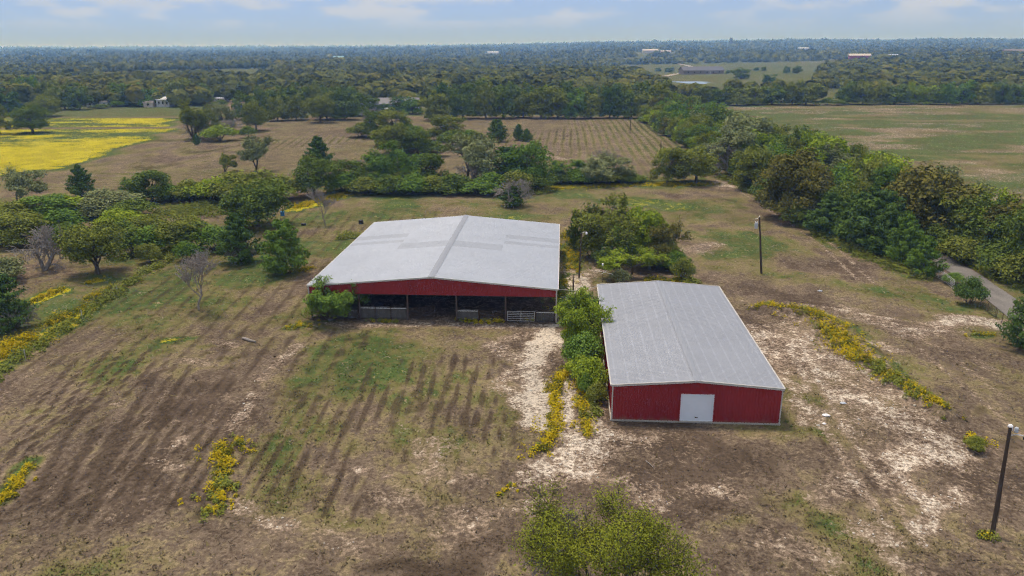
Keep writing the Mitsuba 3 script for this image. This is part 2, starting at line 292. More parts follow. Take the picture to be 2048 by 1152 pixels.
def ground_cover(x, y):
    """u: -1 bare soil, 0 dry grass, 1 green, 2 yellow flowers. v: 1 white rubble, -1 dark cut weeds."""
    wob = nz(x, y, 3.2, seed=3)
    near = sstep(190, 165, y)
    u = (nz(x, y, 14, seed=1) - .5) * 2.1 + (nz(x, y, 3.0, 4.5, seed=2) - .5) * 1.3 - .10
    v = np.zeros(x.shape)
    # mown rows of the yard: faint, along the drive
    dy = y - 65
    fan = (x - .1176 * dy) / (1 + .0072 * dy)
    rows1 = np.sin((fan + .7 * nz(x, y, 9, 20, seed=8)) * 2 * math.pi / 1.38)
    yd = near * sstep(-52, -46, fan) * sstep(2, -4, fan) * sstep(50, 55, y) * sstep(93, 86, y + 5 * nz(x, y, 8, seed=6)) * (.30 + 1.1 * sstep(.32, .6, nz(x, y, 7, 16, seed=9)))
    v -= yd * (1.0 * np.clip(1.9 * (rows1 - .45), 0, 1) - .30 * np.clip(-rows1, 0, 1)) * (.30 + .85 * nz(fan, y, .9, 7, seed=18) + .2 * sstep(-20, -34, fan)) * .98
    u += yd * .30 * np.clip(-rows1, 0, 1)
    u += near * .42 * sstep(-3, 3, signed(x, y, [(-28.99, 88.78), (-21.65, 95.78), (-0.95, 94.63), (-2.91, 60.21), (-19.00, 63.87), (-21.09, 55.59), (-26.00, 58.71), (-25.97, 74.58)])) * (.4 + 1.1 * nz(x, y, 6, seed=19))
    # mown rows of the left pasture, along its fence
    fx, fy = (-59.70, 82.12); gx, gy = (-61.58, 134.20)
    L = math.hypot(gx - fx, gy - fy); nx_, ny_ = (gy - fy) / L, -(gx - fx) / L
    s2 = (x - fx) * nx_ + (y - fy) * ny_
    past = near * sstep(0, 1.5, s2) * sstep(-13, -18, x) * sstep(70, 78, y + .12 * x)
    v -= past * .62 * np.clip(np.sin((s2 + .8 * nz(x, y, 10, seed=12)) * 2 * math.pi / 2.4), 0, 1) * (.4 + .9 * nz(x, y, 4, seed=13))
    u += past * .36
    u += .25 * near * sstep(0, -2, s2) * sstep(60, 70, y)
    yard = sstep(112, 100, y) * sstep(-62, -40, x - .15 * y) * sstep(75, 60, x)
    u -= .20 * yard
    v += yard * (.34 * sstep(.52, .72, nz(x, y, 5.5, 3.5, seed=15)) * sstep(.42, .6, nz(x, y, 17, seed=16)) - .42 * sstep(.54, .74, nz(x, y, 3.2, 4.6, seed=17)))
    for lst, k in ((SOIL, -1.0), (GREEN, 1.0), (YELLOW, 1.6)):
        if k == 1.6:
            u = np.minimum(u, .95 - .25 * nz(x, y, 5, seed=20))
        acc = np.zeros(x.shape)
        for pts, r, s in lst:
            acc = np.maximum(acc, stroke(x, y, pts, r, s, wob))
        u += k * acc
    m = np.zeros(x.shape)
    for pts, r, s in MULCH:
        m = np.maximum(m, stroke(x, y, pts, r * .48, s * .95, wob) * (.45 + 1.1 * nz(x, y, 1.3, seed=14)))
    v = np.minimum(v, -m)
    # the mown field behind, rows follow its edge
    sd = signed(x, y, MIDFIELD)
    mid = sstep(-3, 3, sd)
    d_edge = np.where(x > 28, x * .998 - y * .0645 + 60, sd)
    rows = np.sin((d_edge + 2.0 * nz(x, y, 40, seed=21)) * 2 * math.pi / 3.1)
    u = u * (1 - mid) + mid * (-.08 + .7 * (nz(x, y, 60, 26, seed=22) - .5) + .5 * (nz(x, y, 8, seed=23) - .5) - .42 * rows + .25 * sstep(30, 0, y - 195) + .28 * sstep(30, 60, x))
    v = v * (1 - mid) - mid * (.60 * np.clip(-rows, 0, 1) * (.2 + 1.2 * nz(x, y, 22, seed=24)) - .30 * np.clip(rows, 0, 1) * nz(x, y, 30, seed=25))
    # behind the barns up to the thicket
    back = sstep(150, 165, y) * (1 - mid) * sstep(270, 230, y)
    u += back * .30
    # flower field
    sy = signed(x, y, YFIELD)
    yf = sstep(-1.5, 1.5, sy)
    yv = 1.36 + .95 * sstep(.34, .66, nz(x, y, 34, 24, seed=31) * .55 + .45 * nz(x, y, 9, 7, seed=32)) - .35 * sstep(300, 345, y) + 1.0 * (nz(x, y, 3.5, 2.5, seed=33) - .5)
    strip = sstep(6, 2, np.abs(y - 372 - .02 * x))
    yv = yv * (1 - strip) - .5 * strip
    u = u * (1 - yf) + yf * yv
    v = v * (1 - yf)
    # right field
    rf = sstep(-2, 2, signed(x, y, RFIELD))
    ru = .22 + 1.4 * sstep(.44, .60, nz(x, y, 46, 34, seed=41) * .5 + .5 * nz(x + .5 * y, y, 16, 10, seed=42)) + .4 * (nz(x, y, 4, seed=43) - .5)
    u = u * (1 - rf) + rf * np.clip(ru, -.6, .8)
    v = v * (1 - rf) + rf * .50 * sstep(.44, .72, nz(x, y, 24, 13, seed=44))
    # far country: pasture
    far = sstep(415, 440, y) * (1 - rf) * (1 - yf)
    u = u * (1 - far) + far * (.60 + .5 * (nz(x, y, 160, seed=51) - .5) + .3 * (nz(x, y, 25, seed=52) - .5))
    v = v * (1 - far)
    dry = sstep(-4, 4, signed(x, y, [(-221.2, 582.4), (-185.9, 581.9), (-139.0, 432.3), (-172.4, 453.5)]))
    u = u * (1 - dry) - .1 * dry; v = v * (1 - dry) + .25 * dry
    # under the hedgerow by the lane
    hg = sstep(60, 63, x) * sstep(97, 93, x) * sstep(72, 90, y) * (1 - far)
    u += hg * .2
    for pts, r, s in LIME:
        a = stroke(x, y, pts, r * 1.1, s, wob)
        v = np.where(a > .02, np.maximum(v * (1 - np.clip(a, 0, 1)), 0) + a, v) if s > .0 else v
    # bare dirt under and around the buildings
    bu, bv = local(BIG, x, y)
    ib = (np.abs(bu) < 17) & (bv > -.5) & (bv < 39.8)
    u = np.where(ib, -.9, u); v = np.where(ib, .18, v)
    return u, v

U, V = ground_cover(GX, GY)
nearness = sstep(420, 120, GY) * sstep(160, 90, np.abs(GX))
GZ = terrain(GX, GY) + nearness * (.22 * (nz(GX, GY, 2.6, seed=61) - .5) + .10 * np.clip(-V, 0, 1) + .5 * (nz(GX, GY, 17, seed=62) - .5))
flat = np.zeros(GX.shape)
for b in (BIG, SMALL):
    lu, lv = local(b, GX, GY)
    flat = np.maximum(flat, sstep(3.0, .6, np.maximum(np.abs(lu) - b[3] / 2, np.abs(lv - b[4] / 2) - b[4] / 2)))
GZ = GZ * (1 - flat) - .03 * flat
berm = [(36.01, 102.87), (41.61, 100.69), (43.91, 92.92), (43.20, 84.17), (43.16, 74.64), (43.87, 69.99)]
GZ += 1.0 * np.exp(-(polydist(GX, GY, berm)[0] / 1.3) ** 2)

from scipy.interpolate import RegularGridInterpolator
_gz = RegularGridInterpolator((ya, xa), GZ, bounds_error=False, fill_value=0)
def gz(x, y):
    r = _gz(np.stack(np.broadcast_arrays(np.asarray(y, float), np.asarray(x, float)), -1))
    return float(r[0]) if np.ndim(x) == 0 else r

def ground_color(p, n, uv):
    x, y = p.x * .82 + p.y * .57, p.y * .82 - p.x * .57
    n2 = fbm(x * 1.1, y * 1.1, 3, 3)
    n3 = fbm(x * 4.3, y * 4.3, 5, 2)
    n4 = noise(p.x * 13, p.y * 11, 9)
    n5 = fbm(x * .23, y * .23, 7, 2)
    g = (n3 - .5) * .8 + (n4 - .5) * .35
    veg = uv.x + (n5 - .5) * .5 + (n2 - .5) * 1.25 + g * .9
    c = mix((.098, .074, .056), (.142, .110, .082), smoothstep(-1.25, -.55, veg))
    c = mix(c, (.178, .146, .084), smoothstep(-.5, -.02, veg))
    c = mix(c, (.134, .126, .050), smoothstep(-.02, .36, veg))
    c = mix(c, (.064, .100, .032), smoothstep(.36, .95, veg))
    c = mix(c, (.37, .325, .020), smoothstep(1.15, 1.7, veg))
    dark = smoothstep(.24, .66, -uv.y + (n2 - .5) * .7 + g * .6)
    c = mix(c, (.058, .043, .031), dark * .74)
    pale = dr.clip((uv.y + (n2 - .5) * 1.0 + g * 1.1 - .18) / 1.15, 0, 1)
    c = mix(c, mix((.215, .165, .125), (.53, .475, .405), smoothstep(.34, 1.05, pale)), smoothstep(0, .42, pale) * .92)
    return c * (.84 + .26 * smoothstep(.2, .8, n5) + g * .95)
diffuse('ground_mat', ground_color)
idx = np.arange(NX * NY).reshape(NY, NX)
gf = np.stack([idx[:-1, :-1], idx[:-1, 1:], idx[1:, 1:], idx[1:, :-1]], -1).reshape(-1, 4)
scene['ground'] = mikit.ply((np.stack([GX, GY, GZ], -1).reshape(-1, 3), gf), 'ground_mat', smooth=True, uv=np.stack([U, V], -1).reshape(-1, 2))
labels['ground'] = {'kind': 'structure'}

# the lane between the hedgerows, and a farm track on the far hill
def strip(pts, w, dz):
    P = np.array(pts, float); n = max(2, int(np.sum(np.hypot(*np.diff(P, axis=0).T)) / 2.5))
    t = np.linspace(0, 1, n); s = np.concatenate([[0], np.cumsum(np.hypot(*np.diff(P, axis=0).T))]); s /= s[-1]
    Q = np.stack([np.interp(t, s, P[:, 0]), np.interp(t, s, P[:, 1])], 1)
    k = max(1, n // 16); K = np.ones(2 * k + 1) / (2 * k + 1)
    Q = np.stack([np.convolve(np.pad(Q[:, i], k, mode='reflect', reflect_type='odd'), K, 'valid') for i in (0, 1)], 1)
    d = np.gradient(Q, axis=0); d /= np.linalg.norm(d, axis=1, keepdims=True); nn = np.stack([d[:, 1], -d[:, 0]], 1)
    rows = []
    for e in (-1, -.5, 0, .5, 1):
        q = Q + nn * e * w / 2
        z = gz(Q[:, 0], Q[:, 1]) + dz
        rows.append(np.column_stack([q, z + (.04 if abs(e) < 1 else -.06)]))
    v = np.stack(rows, 1).reshape(-1, 3); i = np.arange(n * 5).reshape(n, 5)
    return v, np.stack([i[:-1, :-1], i[:-1, 1:], i[1:, 1:], i[1:, :-1]], -1).reshape(-1, 4)
diffuse('lane_mat', lambda p, n, uv: mix((.15, .143, .138), (.225, .215, .205), fbm(p.x * .8, p.y * .5, 0, 3)) * (.85 + .3 * noise(p.x * 9, p.y * 9)))
LANE = [(66.5, 82), (69.5, 96), (74.68, 109.79), (75.63, 132.02), (77.6, 150), (80, 190), (85, 260), (96, 420)]
scene['lane'] = mikit.ply(strip(LANE, 4.4, .17), 'lane_mat', smooth=True)
labels['lane'] = {'kind': 'structure'}
diffuse('track_mat', (.34, .30, .24))
TRACK = [(193.2, 996.8), (244.1, 1141.6), (344.8, 1471.6), (365.9, 1606.4), (377.6, 1771.8), (418.6, 2024.8)]
def draped(pts, w):
    P = []
    for a, b in zip(pts[:-1], pts[1:]):
        for t in np.linspace(0, 1, 12)[:-1]:
            P.append((a[0] + (b[0] - a[0]) * t, a[1] + (b[1] - a[1]) * t))
    return strip(P, w, .4)
scene['farm_track'] = mikit.ply(draped(TRACK, 9.0), 'track_mat', smooth=True)
labels['farm_track'] = {'kind': 'structure'}

# ------------------------------------------------------------------ vegetation kit
def unit(v):
    return v / (np.linalg.norm(v, axis=-1, keepdims=True) + 1e-12)

def leaves(P, N, size, rng, elong=1.5, quad=True):
    n = len(P); N = unit(N)
    t = unit(np.cross(N, rng.normal(size=(n, 3)))); b = np.cross(N, t)
    s = size * rng.uniform(.6, 1.4, (n, 1))
    if not quad:
        v = np.stack([P + t * s * elong, P - t * s * .8 + b * s * .8, P - t * s * .8 - b * s * .8], 1).reshape(-1, 3)
        return v, np.arange(3 * n).reshape(n, 3)
    v = np.stack([P + t * s * elong, P + b * s * .62 + N * s * .15, P - t * s * elong * .8, P - b * s * .62 - N * s * .15], 1).reshape(-1, 3)
    i = np.arange(n)[:, None] * 4
    return v, np.vstack([i + [0, 1, 2], i + [0, 2, 3]])

def join(parts):
    m = MB()
    for v, f in parts:
        m.add(v, f)
    return m.mesh()

def clump_leaves(C, R, n, size, rng, quad=True, squash=.85):
    w = R ** 2; pick = rng.choice(len(C), n, p=w / w.sum())
    d = unit(rng.normal(size=(n, 3))); d[:, 2] = np.where(d[:, 2] < -.35, -d[:, 2] * rng.uniform(-.7, 1, n), d[:, 2])
    rr = R[pick] * (rng.uniform(.25, 1.12, n) ** .5)
    P = C[pick] + d * rr[:, None] * [1, 1, squash]
    N = d * .75 + rng.normal(size=(n, 3)) * .55 + [0, 0, .35]
    return leaves(P, N, size, rng, quad=quad)

def limb(m, a, b, r0, r1, rng, sag=.08, sides=5, seg=4):
    a, b = np.array(a), np.array(b); t = np.linspace(0, 1, seg + 1)[:, None]; L = np.linalg.norm(b - a)
    mid = np.sin(t * math.pi) * rng.normal(size=3) * L * sag
    m.tube(a + (b - a) * t + mid, np.linspace(r0, r1, seg + 1), sides, cap=False)

def crown_round(seed, nc=30, n=3000, size=.03, base=.06, wide=1.0, full=1.0):
    """A full crown: many uneven clumps on lobes of an egg, its skirt reaching down to base."""
    rng = np.random.default_rng(seed)
    d = unit(rng.normal(size=(nc, 3)))
    k = rng.uniform(.45, 1.0, (nc, 1)) ** .6
    az = np.arctan2(d[:, 1], d[:, 0]); lob = 1 + .16 * np.sin(az * 3 + seed) + .10 * np.sin(az * 5 + 2.3 * seed + d[:, 2] * 3)
    R = rng.uniform(.085, .185, nc) * wide
    zc, ze = (1 + base) / 2 - .02, (1 - base) / 2
    C = d * k * lob[:, None] * [.37, .37, ze - .11] + [0, 0, zc]
    low = np.clip((.5 - C[:, 2]) / .5, 0, 1); C[:, :2] *= (1 + (.16 * full - .10) * low)[:, None]
    sk = rng.uniform(size=nc) < .26 * full
    C[sk] = np.stack([np.cos(az) * .33, np.sin(az) * .33, base + .06 + .22 * rng.uniform(size=nc)], 1)[sk] * [[1, 1, 1]]
    C[:, 2] = np.maximum(C[:, 2], base + R * .6)
    v, f = clump_leaves(C, R, n, size, rng)
    m = MB()
    top = np.array([rng.normal() * .03, rng.normal() * .03, .55])
    m.tube([[0, 0, -.05], [0, 0, base * .5 + .03], top * [.5, .5, .8], top], [.034, .027, .02, .014], 7)
    for c in C[rng.permutation(nc)[:14]]:
        z0 = rng.uniform(.18, .8); q = top * z0
        limb(m, [q[0], q[1], max(base * .5, top[2] * z0)], c, .012, .004, rng)
    return (v, f), m.mesh()

def crown_cedar(seed, nb=70, n=3200, size=.022, conic=.75):
    rng = np.random.default_rng(seed); P, N = [], []
    m = MB(); m.tube([[0, 0, -.05], [0, 0, .5], [.01, 0, .96]], [.03, .02, .004], 6)
    per = n // nb
    for i in range(nb):
        h = (i + rng.uniform()) / nb; h = .03 + .93 * h
        az = i * 2.4 + rng.normal() * .4
        prof = (1 - h) ** conic * (min(1, .55 + h * 3.2))
        L = .5 * prof * rng.uniform(.72, 1.12) + .02
        dirv = np.array([math.cos(az), math.sin(az), 0])
        t = rng.uniform(.12, 1, per) ** .7
        rise = .10 * L * t + (.22 * L) * t ** 2
        p = np.outer(t * L, dirv); p[:, 2] = h * .93 + rise
        wd = L * .20 * (1.1 - t * .75) + .009
        o = rng.normal(size=(per, 3)) * wd[:, None] * [.75, .75, .40]
        P.append(p + o); N.append(o / wd[:, None] * .6 + dirv * .5 + [0, 0, .5] + rng.normal(size=(per, 3)) * .45)
        if i % 5 == 0:
            m.tube([[0, 0, h * .93], dirv * L * .7 + [0, 0, h * .93 + L * .15]], [.008, .003], 4, cap=False)
    P, N = np.vstack(P), np.vstack(N)
    return leaves(P, N, size, rng, elong=1.9), m.mesh()

def grow(rng, p, d, L, r, lev, out, lv_max, kids=4, spread=.75, up=.12):
    seg = 3; pts = [np.array(p)]
    for _ in range(seg):
        d = unit(d + rng.normal(size=3) * .16 + [0, 0, up * .5]); pts.append(pts[-1] + d * L / seg)
    r1 = r * (.55 if lev < lv_max else .3)
    out.append((np.array(pts), r, r1, lev))
    if lev < lv_max:
        for k in range(kids):
            t = rng.uniform(.35, 1) if k else 1.0
            i = min(seg - 1, int(t * seg)); q = pts[i] + (pts[i + 1] - pts[i]) * (t * seg - i)
            side = unit(np.cross(d, rng.normal(size=3)))
            grow(rng, q, unit(d + side * spread * rng.uniform(.6, 1.4) + [0, 0, up]), L * rng.uniform(.5, .78), r1 * rng.uniform(.7, 1), lev + 1, out, lv_max, kids, spread, up)

def norm_limbs(out):
    A = np.vstack([o[0] for o in out]); hi = A[:, 2].max(); rad = np.percentile(np.abs(A[:, :2]), 97) * 2
    s = np.array([1 / rad, 1 / rad, 1 / hi])
    return [(o[0] * s, o[1] / hi, o[2] / hi, o[3]) for o in out]

def crown_wispy(seed, n=2600, size=.02, stems=3, kids=4, lv=3, up=.10, spread=.028, thin=1.0):
    rng = np.random.default_rng(seed); out = []
    for k in range(stems):
        a = k * 2 * math.pi / stems + rng.normal() * .4
        grow(rng, (0, 0, -.03), unit(np.array([math.cos(a) * .55, math.sin(a) * .55, 1.0])), .42, .022, 0, out, lv, kids, .8, up)
    out = norm_limbs(out); m = MB(); P = []
    for pts, r0, r1, lev in out:
        m.tube(pts, np.linspace(max(r0, .004) * thin, max(r1, .0025) * thin, len(pts)), 4 if lev else 6, cap=False)
        if lev >= 2:
            P.append(pts)
    P = np.array(P); k = rng.integers(len(P), size=n); t = rng.uniform(.6, 3, n); i = np.minimum(t.astype(int), 2)
    q = P[k, i] + (P[k, i + 1] - P[k, i]) * (t - i)[:, None]
    o = rng.normal(size=(n, 3)) * [spread, spread, spread * .8]
    cen = np.array([0, 0, .45])
    return leaves(q + o, unit(q - cen) * .6 + rng.normal(size=(n, 3)) * .6 + [0, 0, .35], size, rng, elong=1.9), m.mesh()

def dead_limbs(seed, stems=1, kids=5, lv=3, up=.14, spread=.8):
    rng = np.random.default_rng(seed); out = []
    for k in range(stems):
        a = rng.uniform(0, 6.28)
        grow(rng, (0, 0, -.03), unit(np.array([math.cos(a) * (.08 if stems == 1 else .5), math.sin(a) * (.08 if stems == 1 else .5), 1.0])), .5, .03, 0, out, lv, kids, spread, up)
    out = norm_limbs(out); t, w = MB(), MB()
    for pts, r0, r1, lev in out:
        (t if lev < 2 else w).tube(pts, np.linspace(max(r0, .0048), max(r1, .0032), len(pts)), 5 if lev < 2 else 3, cap=False)
    return w.mesh(), t.mesh()

def shrub_shape(seed, n=1500, size=.035, nc=16):
    rng = np.random.default_rng(seed)
    a = rng.uniform(0, 6.28, nc); k = rng.uniform(0, 1, nc) ** .6
    C = np.stack([np.cos(a) * k * .36, np.sin(a) * k * .36, .26 + .44 * (1 - k) * rng.uniform(.5, 1.15, nc) + .1 * rng.uniform(size=nc)], 1)
    v, f = clump_leaves(C, rng.uniform(.14, .24, nc), n, size, rng, squash=1.1)
    v[:, 2] = np.maximum(v[:, 2], -.02)
    m = MB()
    for c in C[:7]:
        limb(m, (rng.normal() * .03, rng.normal() * .03, -.05), c, .016, .006, rng, sides=4, seg=3)
    return (v, f), m.mesh()

SHAPES = {}
for i in range(4):
    SHAPES[f'oak{i}'] = crown_round(100 + i, nc=58 + 8 * i, n=9500, size=.0165, base=.03 + .03 * i)
    SHAPES[f'mid{i}'] = crown_round(200 + i, nc=34 + 5 * i, n=2600, size=.031, base=.0, wide=1.12)
SHAPES['lone0'] = crown_round(150, nc=60, n=9500, size=.0165, base=.20, full=.2)
for i in range(3):
    SHAPES[f'cedar{i}'] = crown_cedar(300 + i, nb=50 + 8 * i, n=9000, size=.0155, conic=(.62, .85, .5)[i])
    SHAPES[f'wispy{i}'] = crown_wispy(400 + i, n=(8500, 9500, 7000)[i], size=.0145, stems=(3, 4, 2)[i], spread=.034)
    SHAPES[f'shrub{i}'] = shrub_shape(500 + i, n=4200, size=.022, nc=24)
    SHAPES[f'dead{i}'] = dead_limbs(600 + i, stems=(1, 1, 4)[i], kids=5 if i < 2 else 4, lv=4, spread=(.5, .75, .8)[i], up=(.28, .05, .0)[i])
SHAPES['fringe0'] = crown_wispy(450, n=36000, thin=.6, size=.0058, stems=5, kids=4, lv=4, spread=.040)
KIND = {'lone': ('broadleaf_tree', 'tree'), 'oak': ('broadleaf_tree', 'tree'), 'mid': ('broadleaf_tree', 'tree'), 'cedar': ('juniper_tree', 'tree'), 'wispy': ('scrub_tree', 'tree'), 'fringe': ('scrub_tree', 'tree'), 'shrub': ('shrub', 'shrub'), 'dead': ('dead_tree', 'tree')}
groups_made = {}

def plant(shape, tone, x, y, h, w, label, group=None, rot=None, lean=0.0, name=None):
    base = shape.rstrip('0123456789'); nm, cat = KIND[base]; nm = name or nm
    gid = f'kit_{shape}_{tone}'
    if gid not in groups_made:
        crown, wood = SHAPES[shape]
        parts = ('foliage', 'stem') if base == 'shrub' else ('crown', 'trunk')
        wm = 'bare_wood' if base == 'dead' else 'bark'
        cache = groups_made.setdefault('_' + shape, [mikit.ply(crown, 'bark'), mikit.ply(wood, 'bark', smooth=True)])
        scene[gid] = {'type': 'shapegroup', parts[0]: {**cache[0], 'bsdf': {'type': 'ref', 'id': wm if base == 'dead' else 'leaf_' + tone}},
                      parts[1]: {**cache[1], 'bsdf': {'type': 'ref', 'id': wm}}}
        groups_made[gid] = 1
    if base in ('oak', 'wispy', 'shrub', 'mid'):
        w = w * 1.13; h = h * 1.04
    elif base == 'dead':
        w = w * 1.15; h = h * 1.05
    key = thing(nm, label, cat, group)
    rot = (hash((round(x * 7), round(y * 11))) % 360) if rot is None else rot
    z = gz(x, y) if y < 900 else tz(x, y)
    m = T().translate([x, y, z - .03])
    if lean:
        m = m @ T().rotate([0, 1, 0], lean)
    scene[key] = {'type': 'instance', 'g': {'type': 'ref', 'id': gid}, 'to_world': m @ T().rotate([0, 0, 1], rot) @ T().scale([w, w, h])}
    return key

